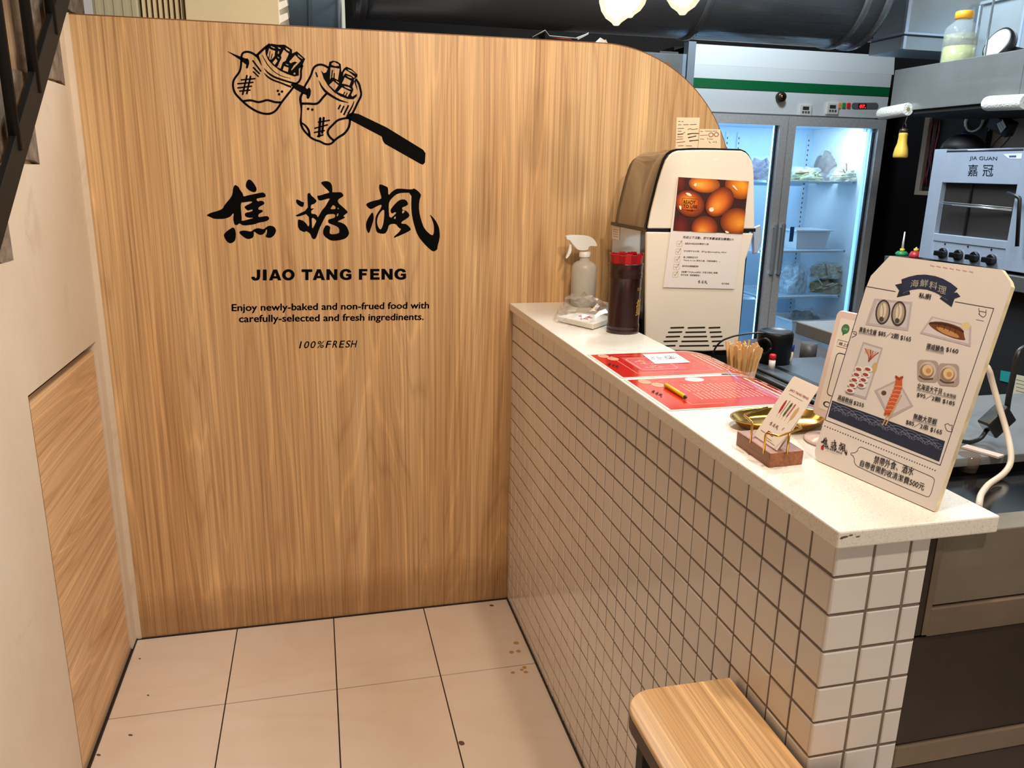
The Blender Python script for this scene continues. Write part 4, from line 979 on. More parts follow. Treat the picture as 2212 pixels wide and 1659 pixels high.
def squid(pr):
    pr.c((186, 178, 180)).poly(zs4((585, 568), (708, 605), (605, 925), (478, 885))).lay().c((216, 210, 208)).poly(zs4((590, 582), (696, 614), (600, 908), (490, 876))).lay()
    r_ = random.Random(5)
    pr.c((206, 176, 120)).poly(zs4(*ellipse(620, 628, 24, 16))).poly(zs4(*ellipse(655, 728, 16, 34, 0.3))).lay()
    for k in range(6): pr.c([(196, 96, 88), (222, 150, 136), (170, 70, 70)][k % 3]).line(zs4((600+k*16, 610+k*5), (622+k*6, 655), (620, 690)), 2.2)
    pr.lay()
    for k in range(9):
        x = 562+(k % 2)*56-(k//2)*13; y = 736+(k//2)*33
        pr.c((238, 230, 224)).poly(zs4(*ellipse(x, y, 29, 18, 0.3))).lay(); pr.c((160, 72, 64)).poly(zs4(*ellipse(x-3, y+2, 18, 10, 0.3))).lay()
def scallops(pr):
    for x, y in ((985, 745), (1115, 767)):
        pr.c((176, 156, 148)).poly(zs4(*[(x-65+a*130, y-68+b*136+a*8) for a, b in rrect(1, 1, 0.2)])).lay(); pr.c((208, 192, 182)).poly(zs4(*ellipse(x, y, 52, 55))).lay()
        pr.c((150, 122, 104)).poly(zs4(*ellipse(x-6, y+4, 44, 44))).lay(); pr.c((226, 196, 150)).poly(zs4(*ellipse(x, y-2, 33, 35))).lay(); pr.c((200, 150, 90)).poly(zs4(*ellipse(x+4, y+2, 16, 16))).lay()
        pr.c((96, 74, 64)).line(zs4((x-50, y+35), (x-20, y+55), (x+30, y+50)), 3)
def shrimp(pr):
    pr.c((188, 174, 174)).poly(zs4((655, 868), (800, 800), (895, 965), (745, 1045))).lay().c((214, 202, 200)).poly(zs4((675, 872), (798, 815), (878, 960), (750, 1022))).lay()
    pr.c((108, 66, 52)).poly(zs4(*ellipse(714, 884, 16, 15))).lay()
    for x0, x1 in ((800, 705), (822, 726)):
        pr.c((206, 166, 110)).line(zs4((x0, 900), (x1, 1082)), 2.6).lay(); pr.c((206, 92, 56)).line(zs4((x0-2, 790), (x0-8, 860), (x0-50, 950), (x1+18, 1015)), [6, 10, 10, 6]).lay()
        pr.c((236, 176, 130))
        for k in range(7): pr.line(zs4((x0-24-k*9, 840+k*24), (x0+8-k*9, 848+k*24)), 1.4)
        pr.lay()
    pr.c((176, 60, 36)).line(zs4((790, 782), (815, 800), (830, 785)), 4)
photo(oysters, 'oyster_picture'); photo(mackerel, 'fish_picture'); photo(squid, 'squid_picture'); photo(scallops, 'scallop_picture'); photo(shrimp, 'shrimp_picture')
pr = Print(sf, 0.0002).c((222, 160, 150))
for k in range(7): pr.line([(2010+k*14, 573+k*2.2), (2018+k*14, 575+k*2.2)], 1.6)
pr.build('tape_residue', sign)

# ================================================================== BENCH SEAT IN FRONT OF THE COUNTER
ZS = 0.672
st = thing('stool', (-0.09, -1.56, 0.0), 'oak seat on black steel legs pushed against the tiled counter corner', 'stool')
o_ = [(-0.006, -1.399), (-0.115, -1.398)] + [(-0.130-0.05*math.sin(t), -1.448+0.05*math.cos(t)) for t in [0.2+1.37*i/6 for i in range(7)]] + [(-0.180, -1.70)] + [(-0.130-0.05*math.cos(t), -1.71-0.05*math.sin(t)) for t in [0.2+1.37*i/6 for i in range(7)]] + [(0.060, -1.76), (0.060, -1.600), (-0.006, -1.600)]
MB().prism([(x, y, ZS-0.009) for x, y in o_], (0, 0, 0.009)).build('seat', 'ash_seat', st, 0.002, 2)
MB().prism([(x*0.995-0.0005, y, ZS-0.030) for x, y in o_], (0, 0, 0.021)).build('seat_underlay', M('dark_edge', (70, 38, 26), 0.5), st)
for x, y in ((-0.155, -1.45), (-0.155, -1.72), (-0.03, -1.45), (0.035, -1.72)):
    MB().box(x-0.011, x+0.011, y-0.011, y+0.011, 0.0, ZS-0.03).build('leg', BST, st, 0.001, 1)
MB().box(-0.155, -0.030, -1.457, -1.443, 0.20, 0.216).build('footrest', BST, st); MB().box(-0.162, -0.148, -1.72, -1.45, 0.20, 0.216).build('footrest', BST, st)

# ================================================================== BEHIND THE COUNTER
# worktop shelf on the kitchen side of the counter
wt = thing('kitchen_worktop', (0.5, -0.5, 0.0), 'low steel worktop on the kitchen side of the counter', 'worktop')
MB().box(0.1295, 0.96, -1.05, -0.02, 0.845, 0.868).build('top', 'dark_worn_steel', wt)
for x, y in ((0.16, -0.06), (0.92, -0.06), (0.92, -1.02), (0.16, -1.02)): MB().box(x-0.02, x+0.02, y-0.02, y+0.02, 0.0, 0.845).build('leg', 'dark_worn_steel', wt)
MB().box(0.14, 0.94, -1.03, -0.04, 0.22, 0.24).build('lower_shelf', 'dark_worn_steel', wt)

# ---- the cream sealing machine
YF = -0.360
mx = lambda L, y=YF: [(lambda p: Vector((p.x, y, p.z)))(on(u, v, 'y', YF)) for u, v in L]
mch = thing('ice_machine', (0.42, -0.23, 0.868), 'cream fronted countertop machine with smoky brown hood and taped poster', 'machine')
CREAM = M('cream_gloss', (236, 224, 206), 0.16, coat=0.5)
zm = zc(1280, 300, 4.1475)
upo = zm([(497, 803), (525, 660), (560, 520), (590, 400), (620, 300), (640, 240), (660, 190), (695, 142), (725, 120), (765, 106), (900, 100), (1100, 100), (1335, 106), (1375, 124), (1403, 152), (1425, 190), (1438, 230), (1445, 300), (1450, 500), (1452, 806)])
blk = zm([(485, 815), (514, 660), (549, 520), (579, 400), (608, 298), (628, 234), (650, 178), (685, 128), (718, 104), (762, 88), (900, 80), (1100, 82), (1340, 90), (1385, 108), (1418, 142), (1440, 184), (1452, 230), (1459, 300), (1463, 500), (1465, 815)])
MB().prism(mx(blk, YF+0.010), (0, 0.012, 0), True).build('hood_trim', GLOSSBLACK, mch)
MB().prism(mx(upo), (0, 0.010, 0), True).build('upper_front_panel', CREAM, mch, 0.0025, 2)
# the smoky hood: the same outline carried back
HOOD = M('smoky_hood', (86, 70, 54), 0.12, coat=0.6, spec=0.6)
hp = mx(zm([(497, 803), (522, 660), (556, 520), (586, 400), (615, 300), (635, 238), (656, 184), (690, 135), (722, 110), (765, 94), (900, 88), (1100, 88), (1335, 96), (1380, 114), (1411, 147), (1432, 187), (1446, 230), (1452, 300), (1456, 500), (1458, 806)]))
cxh = sum(p.x for p in hp)/len(hp); zb = min(p.z for p in hp)
mb = MB(); ring = []
for k, (y, s_) in enumerate(((YF+0.022, 1.0), (YF+0.08, 1.0), (YF+0.085, 0.985), (YF+0.22, 0.975), (YF+0.262, 0.93))):
    ring.append([Vector((cxh+(p.x-cxh)*s_, y, zb+(p.z-zb)*s_)) for p in hp])
n = len(hp); vs = [p for r_ in ring for p in r_]; fs = []
for k in range(len(ring)-1):
    for i in range(n-1): fs.append((k*n+i, k*n+i+1, (k+1)*n+i+1, (k+1)*n+i))
mb.add(vs, fs, True); m0 = len(mb.v)-n; mb.f.append(list(range(m0, m0+n))[::-1]); mb.mi.append(0); mb.sm.append(False)
mb.build('hood', HOOD, mch)
seam = [p for p in (mx([(1400, 493)])[0], mx([(1632, 496)])[0])]
xl_, xr_ = seam[0].x-0.001, seam[1].x+0.001; zsm = (seam[0].z+seam[1].z)/2
MB().box(xl_-0.002, xr_+0.002, YF+0.004, YF+0.265, zsm-0.008, zsm+0.001).build('seam_band', GLOSSBLACK, mch)
lo_ = [(1397, 501), (1628, 504), (1620, 535), (1611, 561), (1604, 640), (1599, 697), (1596, 735), (1592, 748), (1576, 757), (1520, 759), (1440, 757), (1394, 748)]
MB().prism(mx(lo_), (0, 0.012, 0)).build('lower_front_panel', CREAM, mch, 0.003, 2)
zlo = mx([(1500, 757)])[0].z
MB().box(xl_+0.004, xr_-0.012, YF+0.055, YF+0.262, 0.885, zsm-0.008).build('body', 'polished_steel', mch, 0.002, 1)
MB().box(xl_+0.006, xr_-0.012, YF+0.0125, YF+0.055, 0.900, zsm-0.008).build('shadow_gap', GLOSSBLACK, mch)
MB().box(xl_+0.01, xr_-0.016, YF+0.014, YF+0.25, 0.868, 0.900).build('base', BLACK, mch)
SLOT = M('slot_black', (16, 14, 14), 0.6); zv = zc(1300, 460, 4.88)
for y, segs in ((1210, ((722, 868), (905, 1090), (1125, 1250))), (1257, ((697, 848), (880, 1100), (1135, 1262))), (1305, ((674, 825), (860, 1110), (1145, 1272))), (1353, ((650, 800), (838, 1122), (1158, 1275))), (1401, ((665, 778), (815, 1132), (1168, 1285)))):
    for a, b in segs:
        L = zv([(a+6, y-7), (b-6, y-11), (b, y-8), (b, y+1), (b-6, y+5), (a+6, y+9), (a, y+6), (a, y-3)])
        MB().prism(mx(L, YF-0.0004), (0, 0.0016, 0)).build('vent_slot', SLOT, mch)
MB().prism([Vector((p.x, p.y, p.z)) for p in mx([(1639, 494), (1656, 487), (1659, 520), (1650, 548), (1641, 552)], YF+0.03)], (0, 0.012, 0)).build('latch', 'polished_steel', mch, 0.002, 1)
MB().box(xr_, xr_+0.012, YF+0.028, YF+0.044, zsm-0.004, zsm+0.006).build('latch_hinge', 'polished_steel', mch)
q = [on(1322, 493, 'x', xl_+0.004), on(1339, 496, 'x', xl_+0.004)]
fr = Frame((xl_+0.0035, 0, 0), (0, -1, 0), (0, 0, 1))
pr = Print(fr, 0.0004).c((226, 212, 196)).poly([(1322, 487), (1339, 491), (1338, 519), (1322, 515)]).lay().c((120, 96, 86))
for k in range(4): pr.line([(1325, 495+k*5), (1335, 497+k*5)], 1.0)
pr.build('rating_sticker', mch)
pr = Print(Frame((0, YF, 0), (1, 0, 0), (0, 0, 1)), 0.0002).c((250, 246, 236))
for L in ([(800, 200), (840, 195)], [(820, 190), (820, 240)], [(780, 242), (875, 238)], [(860, 185), (862, 230)], [(1085, 170), (1088, 190), (1096, 192), (1100, 172)], [(1108, 172), (1106, 190), (1118, 192), (1116, 172)]): pr.line(zm(L), 0.7)
pr.build('worn_brand_marks', mch)

# ---- poster taped to the machine
pf = Frame((0, YF-0.0022, 0), (1, 0, 0), (0, 0, 1))
pc4 = [pf.uv(*p) for p in zm([(765, 335), (1408, 375), (1272, 1345), (632, 1330)])]
poster = thing('poster', tuple(pf.P(*[(pc4[3][i]+pc4[2][i])/2 for i in (0, 1)])), 'white paper poster with braised egg photo taped to the cream machine', 'poster')
MB().prism([pf.P(*p) for p in pc4], pf.n*0.0006).build('sheet', M('poster_paper', (232, 222, 216), 0.5), poster)
pr = Print(pf, 0.0008).c((58, 24, 14)).poly(zm([(768, 342), (1398, 380), (1345, 852), (720, 822)])).lay()
def inside(L):
    # clip an outline to the picture area with the four edges
    Q = [(768, 342), (1398, 380), (1345, 852), (720, 822)]
    for i in range(4):
        a, b = Q[i], Q[(i+1) % 4]; out_ = []
        def sd(p): return (b[0]-a[0])*(p[1]-a[1])-(b[1]-a[1])*(p[0]-a[0])
        for k in range(len(L)):
            p, q_ = L[k], L[(k+1) % len(L)]; sp_, sq_ = sd(p), sd(q_)
            if sp_ >= 0: out_.append(p)
            if sp_*sq_ < 0: t = sp_/(sp_-sq_); out_.append((p[0]+(q_[0]-p[0])*t, p[1]+(q_[1]-p[1])*t))
        L = out_
        if len(L) < 3: return None
    return L
def egg(cx_, cy_, a, b, rot, base_, mid_, hi_, hx, hy):
    for k in range(10):
        q = k/9; f_ = 1-0.78*q; w_ = (0.7*q)
        col_ = tuple(int(b_+(m_-b_)*min(1, q*2)) if q < 0.5 else int(m_+(h_-m_)*(q*2-1)) for b_, m_, h_ in zip(base_, mid_, hi_)); ox, oy = hx*w_, hy*w_
        L = inside(ellipse(cx_+ox, cy_+oy, a*f_, b*f_, rot, 26))
        if L: pr.c(col_).poly(zm(L))
        pr.lay(0.00002)
BR_ = (112, 40, 12); OR_ = (214, 104, 24); HI_ = (238, 150, 54)
egg(780, 400, 60, 90, 0, (70, 16, 10), (96, 26, 14), (110, 34, 18), 0, -20)
egg(1000, 405, 140, 78, 0.1, (150, 72, 20), (226, 122, 30), (246, 170, 70), -60, 10)
egg(1310, 430, 130, 105, 0.5, (140, 60, 14), (220, 120, 20), (240, 160, 40), 40, -20)
egg(790, 790, 85, 110, 0, (70, 14, 10), (92, 22, 16), (110, 30, 20), 0, 0)
egg(868, 580, 135, 115, 0.5, BR_, (206, 92, 26), HI_, -30, -40)
egg(1000, 800, 118, 110, 0, BR_, (200, 90, 24), HI_, -30, 40)
egg(1280, 740, 140, 120, -0.2, (116, 46, 14), (204, 104, 24), (236, 150, 44), 50, 20)
egg(1135, 565, 150, 108, -0.85, BR_, OR_, HI_, -40, 50)
pr.lay().c((250, 232, 204))
for L in ([(905, 400), (930, 395), (925, 425), (905, 425)], [(1040, 620), (1075, 610), (1085, 640), (1065, 655), (1040, 645)], [(825, 480), (870, 485), (890, 515), (850, 510)], [(1180, 820), (1220, 832), (1215, 846), (1190, 842)], [(770, 595), (795, 600), (790, 640), (775, 625)], [(1245, 418), (1262, 412), (1300, 465), (1280, 455)]): pr.poly(zm(L), 1)
pr.lay().c((70, 30, 16)).text('READY', zm([(812, 582)])[0], zm([(918, 586)])[0], zm([(813, 548)])[0], 0.012).text('TO USE', zm([(806, 616)])[0], zm([(934, 622)])[0], zm([(808, 588)])[0], 0.012).text('～沙心蛋～', zm([(830, 648)])[0], zm([(912, 652)])[0], zm([(830, 630)])[0], 0.02)
rq = [(800, 540), (812, 531), (940, 540), (948, 550), (940, 636), (928, 642), (806, 632), (796, 622), (800, 540)]; pr.line(zm(rq), 0.6, sub=0)
pr.build('egg_picture', poster); pr = Print(pf, 0.0030-0.0018).c((240, 230, 220)).text('<', zm([(775, 778)])[0], zm([(793, 780)])[0], zm([(776, 760)])[0])
pr.build('picture_caption', poster); pr = Print(pf, 0.0008).c((40, 34, 34))
for s_, BL, BR, TL, of in (('完成以下活動，即可享鐵滷蛋加購價$10', (805, 893), (1258, 914), (812, 868), .02), ('追蹤店內商品或消費照片之篇', (825, 946), (1038, 952), (827, 928), .012), ('於社群平台分享，並Tag @jiaotangfeng_official', (815, 1014), (1196, 1026), (818, 996), .012), ('線上官網指定文字', (812, 1068), (942, 1072), (814, 1050), .012),
        ('「Ready to Use 美味之處，完整推薦好。」', (812, 1096), (1138, 1108), (815, 1078), .012), ('發布完成請截圖憑券', (800, 1148), (946, 1152), (803, 1130), .012), ('並點擊下方QRcode前往，於官方商城上集讚，', (792, 1200), (1122, 1210), (795, 1182), .012), ('即可兌換「會員優惠券」', (788, 1226), (960, 1232), (791, 1209), .012), ('官方商城', (1155, 1304), (1222, 1306), (1156, 1288), .012)):
    pr.text(s_, zm([BL])[0], zm([BR])[0], zm([TL])[0], of)
calli(pr, zm([(938, 1300)])[0], zm([(1026, 1304)])[0], zm([(941, 1262)])[0])
for x, y in ((777, 940), (767, 1010), (758, 1080), (750, 1148), (740, 1216)):
    pr.c((196, 170, 96)); b_ = [(x-24+48*a, y-24+48*b) for a, b in rrect(1, 1, 0.2)]; pr.line(zm(b_+[b_[0]]), 0.7, sub=0)
    pr.c((120, 110, 60)).line(zm([(x-12, y-4), (x-4, y+12), (x+24, y-30)]), 1.0, sub=0)
pr.build('print', poster)

# ---- handwritten notes taped to the partition above the machine
NP = M('memo_paper', (240, 214, 176), 0.6, var=0.03, vscale=40)
zn_ = zc(1440, 240, 15.8)
def memo(L, label, name='memo'):
    P4 = [WF.P(*WF.uv(*p), 0.0004) for p in zn_(L)]
    t = thing(name, tuple((P4[2]+P4[3])/2), label, 'note'); MB().prism(P4, (0, -0.0005, 0)).build('paper', NP, t); return t
m1 = memo([(340, 215), (1130, 225), (1050, 1290), (300, 1280)], 'larger handwritten order list taped to the oak wall')
pr = Print(WF, 0.0012).c((74, 54, 66))
for L in ([(370, 600), (440, 595), (580, 590)], [(380, 690), (490, 690)], [(370, 790), (560, 770), (620, 720)], [(720, 630), (800, 590), (860, 640), (1050, 600)], [(360, 880), (540, 880)], [(340, 1080), (480, 1060), (620, 1040)], [(400, 350), (460, 350)], [(510, 350), (560, 360)], [(390, 470), (490, 465)], [(570, 465), (740, 460)], [(800, 465), (1010, 450)], [(660, 1190), (850, 1190)]): pr.line(zn_(L), 1.2)
pr.c((48, 26, 22))
for L in ([(720, 790), (860, 760), (1080, 765)], [(740, 905), (870, 880), (1000, 850)], [(780, 1020), (900, 1005), (1070, 990)]): pr.line(zn_(L), [2.4, 1.8, 1.8])
pr.c((180, 70, 66))
for L in ([(370, 805), (550, 790)], [(335, 970), (550, 950)], [(390, 1190), (560, 1180)]): pr.line(zn_(L), 1.4)
pr.build('handwriting', m1)
m2 = memo([(1128, 610), (1830, 620), (1840, 1290), (1065, 1285)], 'smaller note with two red circles taped to the oak wall')
pr = Print(WF, 0.0012).c((120, 96, 96))
for L in ([(1150, 690), (1230, 700)], [(1310, 680), (1540, 690)], [(1580, 680), (1720, 690)], [(1140, 830), (1390, 820)], [(1140, 950), (1270, 960)], [(1390, 920), (1410, 970)], [(1450, 950), (1570, 960)], [(1440, 1040), (1490, 1090)], [(1570, 1060), (1640, 1050)], [(1680, 1020), (1690, 1090)]): pr.line(zn_(L), 1.1)
pr.c((150, 50, 60))
for c_ in ((1510, 810), (1690, 800)): e = ellipse(c_[0], c_[1], 75, 66, -0.3); pr.line(zn_(e+[e[0]]), 1.4, sub=0)
pr.build('handwriting', m2)

# ---- cash drawer, black tin, pens, stirrers
cdx0, cdx1, cdy0, cdy1 = 0.405, 0.66, -1.00, -0.60
cdw = thing('cash_drawer', (0.48, -0.8, 0.868), 'black cash drawer with grey lid behind the menus', 'cash drawer')
MB().box(cdx0, cdx1, cdy0, cdy1, 0.868, 0.944).build('body', BLACK, cdw, 0.006, 3)
MB().box(cdx0+0.022, cdx1-0.012, cdy0+0.012, cdy1-0.012, 0.944, 0.951).build('lid', M('grey_lid', (74, 84, 96), 0.35), cdw, 0.002, 1)
MB().box(cdx0+0.06, cdx0+0.075, cdy0+0.012, cdy1-0.012, 0.9505, 0.9516).build('lid_groove', BLACK, cdw)
tin = thing('black_canister', (0.492, -0.645, 0.951), 'black cylindrical canister standing on the cash drawer', 'canister')
tcz = 0.951
MB().lathe([(0.037, 0), (0.040, 0.003), (0.0415, 0.066), (0.041, 0.073), (0.037, 0.078), (0.034, 0.0785), (0.033, 0.0775), (0.0, 0.0775)], (0.492, -0.645, tcz), 32).build('body', M('black_enamel', (9, 9, 14), 0.38, spec=0.3), tin)
MB().tube([(0.448+0.010*math.cos(a), -0.672-0.012*math.cos(a), tcz+0.046+0.018*math.sin(a)) for a in [math.pi*2*i/14 for i in range(15)]], 0.004, 8).build('handle', 'black_enamel', tin)
fr = cylmap((0.492, -0.645, tcz), 0.0418, math.radians(-76)); fr.n = Vector((0.1, -1, 0))
pr = Print(fr, 0.0004, mp=lambda a, b: (a, b)).c((226, 228, 232)).text('am', (0.018, 0.022), (0.030, 0.022), (0.018, 0.028), .02).text('ORBIT', (0.012, 0.010), (0.032, 0.010), (0.012, 0.018), .02); pr.build('lettering', tin)
gcx, gcy, gz = 0.364, -0.722, 0.868
gc = thing('clear_cup', (gcx, gcy, gz), 'clear plastic cup full of bamboo stirrers behind the red menus', 'cup')
GL = M('clear_plastic', (240, 244, 246), 0.08, alpha=0.16)
MB().lathe([(0.0, 0.0), (0.024, 0.0), (0.032, 0.09), (0.031, 0.09), (0.0235, 0.002), (0.0, 0.002)], (gcx, gcy, gz), 24, cap=False).build('cup', GL, gc)
BAM = M('bamboo', (226, 180, 122), 0.5, var=0.12, vscale=30)
sm = [stick_mesh('stirrer', 0.0062, 0.0020, 0.146, BAM, 0.0105), stick_mesh('stirrer', 0.0066, 0.0020, 0.150, BAM), stick_mesh('stirrer', 0.006, 0.0020, 0.140, BAM, 0.0095)]
rnd = random.Random(21); used = []
for i in range(30):
    rr_ = 0.021*math.sqrt((i+0.5)/30); a = i*2.39996
    b0 = Vector((gcx+rr_*0.8*math.cos(a), gcy+rr_*0.8*math.sin(a), gz+0.004)); sp_ = 0.040*math.sqrt((i+0.5)/30)
    t0 = Vector((gcx+sp_*math.cos(a)*1.15, gcy+sp_*math.sin(a), gz+0.16)); zax = (t0-b0).normalized()
    f0 = rnd.uniform(0, math.pi); xax = Vector((math.cos(f0), math.sin(f0), 0)); xax = (xax-zax*xax.dot(zax)).normalized(); yax = zax.cross(xax)
    o = bpy.data.objects.new('stirrer', sm[i % 3]); COL.objects.link(o)
    o.matrix_world = Matrix(((xax.x, yax.x, zax.x, b0.x), (xax.y, yax.y, zax.y, b0.y), (xax.z, yax.z, zax.z, b0.z), (0, 0, 0, 1)))
    tag(o, 'flat bamboo stirrer standing in the clear plastic cup', 'stirrer', 'bamboo stirrers in the clear cup')
pb = on(1648, 776, 'z', 0.955); 
pn = thing('lip_balm', (0.452, -0.705, 0.951), 'small white tube with red cap on the cash drawer', 'tube')
MB().lathe([(0.0075, 0), (0.0075, 0.022)], (0.452, -0.705, 0.951), 14).build('tube', WHITE, pn); MB().lathe([(0.0078, 0.022), (0.0078, 0.033), (0.006, 0.035)], (0.452, -0.705, 0.951), 14).build('cap', M('red_cap', (206, 34, 44), 0.35), pn)
p0 = on(1704, 784, 'z', 0.953); p1 = p0+Vector((0.006, 0.004, 0.045))
pn = thing('glue_stick', tuple(p0), 'cream glue stick with blue cap standing on the cash drawer', 'glue stick')
MB().tube([p0, p0+(p1-p0)*0.62], 0.0062, 12).build('barrel', M('cream_barrel', (226, 206, 172), 0.4), pn); MB().tube([p0+(p1-p0)*0.62, p1], 0.0068, 12).build('cap', M('blue_cap', (36, 52, 120), 0.35), pn)
# charging cable from the machine to the canister
cab = [on(u, v, 'y', y) for u, v, y in ((1538, 772, -0.62), (1545, 750, -0.62), (1560, 735, -0.63), (1585, 726, -0.64), (1610, 721, -0.65), (1640, 719, -0.66), (1655, 720, -0.665))]
tag(MB().tube(rounded(cab, 0.01), 0.0022, 8).build('charging_cable', BLACK), 'thin black cable arching over to the black canister', 'cable')
# display shelf on a post
dsx, dsz = on(1720, 694, 'y', -0.40).x, on(1720, 694, 'y', -0.40).z; dpx = on(1746, 760, 'y', -0.52).x
ds = thing('display_stand', (0.75, -0.52, 0.868), 'grey display slab on a round post beside the refrigerator', 'stand')
MB().box(dsx, dsx+0.22, -0.78, -0.40, dsz-0.034, dsz).build('slab', M('grey_slab', (112, 110, 108), 0.35), ds, 0.002, 1)
MB().lathe([(0.018, 0), (0.018, 0.050), (0.021, 0.052), (0.021, dsz-0.034-0.868)], (dpx, -0.52, 0.868), 24).build('post', M('post_grey', (70, 72, 76), 0.4), ds)
MB().lathe([(0.04, 0), (0.04, 0.008), (0.03, 0.012)], (dpx, -0.52, 0.868), 24).build('foot', 'post_grey', ds)

# ================================================================== STEEL CABINET AT THE END OF THE COUNTER
sk = thing('steel_cabinet', (0.6, -1.3, 0.0), 'worn stainless steel cabinet behind the tiled counter end', 'cabinet')
YC = -1.582
MB().box(0.152, 0.98, YC+0.004, -1.06, 0.0, 0.93).build('carcass', 'dark_worn_steel', sk)
MB().box(0.150, 0.98, YC, YC+0.006, 0.878, 0.9735).build('top_band', 'worn_steel', sk, 0.001, 1)
MB().box(0.147, 0.98, YC-0.003, YC+0.006, 0.8355, 0.8755).build('drawer_rail', M('rail_brown_steel', (128, 110, 92), 0.42, metal=0.4, var=0.2, vscale=8), sk, 0.002, 1)
MB().box(0.131, 0.98, YC+0.002, YC+0.010, 0.675, 0.833).build('door_panel', 'dark_worn_steel', sk, 0.001, 1)
MB().box(0.131, 0.98, YC-0.001, YC+0.010, 0.640, 0.673).build('lower_rail', 'rail_brown_steel', sk, 0.002, 1)
MB().box(0.131, 0.98, YC+0.002, YC+0.010, 0.06, 0.638).build('door_panel', 'dark_worn_steel', sk, 0.001, 1)
MB().box(0.1295, 0.139, YC-0.001, YC+0.012, 0.838, 0.976).build('angle_post', 'dark_worn_steel', sk, 0.0008, 1)
MB().box(0.140, 0.149, YC-0.002, YC+0.012, 0.838, 0.976).build('angle_post', 'rail_brown_steel', sk, 0.0008, 1)
MB().box(0.1505, 0.98, YC+0.006, YC+0.050, 0.955, 0.968).build('top_lip', 'worn_steel', sk)
# glossy black hob plate
MB().box(0.235, 0.98, -1.528, -1.372, 0.930, 0.951).build('hob_plate', GLOSSBLACK, sk, 0.002, 1)
# raised steel shelf
MB().box(0.225, 0.98, -1.365, -1.065, 0.962, 0.976).build('raised_shelf', 'brushed_steel', sk, 0.001, 1)
MB().box(0.235, 0.97, -1.34, -1.07, 0.93, 0.962).build('dark_gap_fill', DARK, sk)  # black box stands in for the shade in the gap under the shelf
# low card lying on the raised shelf
tag(MB().obox(on(2122, 975, 'z', 0.978), (0.35, -0.94, 0), (0.94, 0.35, 0), (0, 0, 1), 0.028, 0.009, 0.0015).build('paper_card', M('pinkish_card', (196, 180, 170), 0.6)), 'narrow pinkish card lying on the raised steel shelf', 'card')
# power brick and leads
zp = zc(1912, 540, 2.592)
bk = on(1912+625/2.592, 540+955/2.592, 'y', -1.31)
adp = thing('power_adapter', tuple(bk), 'black power brick hanging on its lead above the steel shelf', 'adapter')
d_ = (on(1912+690/2.592, 540+890/2.592, 'y', -1.31)-on(1912+565/2.592, 540+1005/2.592, 'y', -1.31)); ln = d_.length/2; d_.normalize(); s2 = Vector((0, 1, 0)); up3 = d_.cross(s2).normalized()
MB().obox(bk, d_, up3, s2, ln*0.92, 0.017, 0.012).build('brick', BLACK, adp, 0.003, 2)
MB().tube(rounded([bk+d_*ln*0.9, on(1912+690/2.592, 540+830/2.592, 'y', -1.31), on(1912+720/2.592, 540+690/2.592, 'y', -1.31), on(1912+745/2.592, 540+560/2.592, 'y', -1.31), Vector((1.2, -1.0, 1.16)), Vector((1.878, -0.80, 1.02))], 0.02), 0.0045, 8).build('upper_lead', BLACK, adp)
MB().tube(rounded([bk-d_*ln*0.9, on(1912+540/2.592, 540+1055/2.592, 'y', -1.31), on(1912+480/2.592, 540+1078/2.592, 'y', -1.31), on(1912+420/2.592, 540+1070/2.592, 'y', -1.31), on(1912+380/2.592, 540+1060/2.592, 'y', -1.31)], 0.02), 0.0035, 8).build('lower_lead', BLACK, adp)
wc = [on(1912+x/2.592, 540+y/2.592, 'y', yy) for x, y, yy in ((575, 640, -1.30), (600, 740, -1.30), (640, 880, -1.32), (680, 1010, -1.34), (705, 1120, -1.37), (705, 1200, -1.385), (660, 1260, -1.395), (580, 1310, -1.41), (535, 1370, -1.45), (522, 1445, -1.50))]
wc = [Vector((0.34, -1.14, 0.981)), Vector((0.38, -1.18, 1.02)), on(2085, 770, 'y', -1.26)]+wc
tag(MB().tube(rounded(wc, 0.02), 0.0046, 10).build('white_cable', M('grubby_white_cable', (214, 200, 180), 0.5)), 'thick white cable hanging down in front of the steel shelf', 'cable')
gw = on(2090, 1055, 'y', -1.362)
tag(MB().lathe([(0.013, 0), (0.015, 0.010), (0.016, 0.026)], (gw.x, -1.355, 0.9512), 18).build('small_glass', M('small_glass_mat', (120, 100, 90), 0.1, alpha=0.5)), 'small dark glass under the steel shelf edge', 'glass')

# ================================================================== GRILL LINE ON THE RIGHT WALL  (faces the counter, plane x = XO)
XO = 1.90
xp = lambda u, v, x=XO: on(u, v, 'x', x)
tb = thing('grill_table', (2.17, 0.2, 0.0), 'long dark steel table carrying the grill oven', 'table')
zt_ = xp(1925, 553).z
MB().box(XO-0.02, 2.455, -1.30, 0.74, zt_-0.055, zt_).build('top', M('table_edge_grey', (104, 104, 104), 0.4, metal=0.5), tb, 0.002, 1)
for y in (-1.25, -0.3, 0.68):
    for x in (XO+0.03, 2.42): MB().box(x-0.02, x+0.02, y-0.02, y+0.02, 0.0, zt_-0.055).build('leg', 'dark_worn_steel', tb)
MB().box(XO+0.03, 2.44, -1.25, 0.70, 0.1, zt_-0.06).build('cabinet_front', DARK, tb)
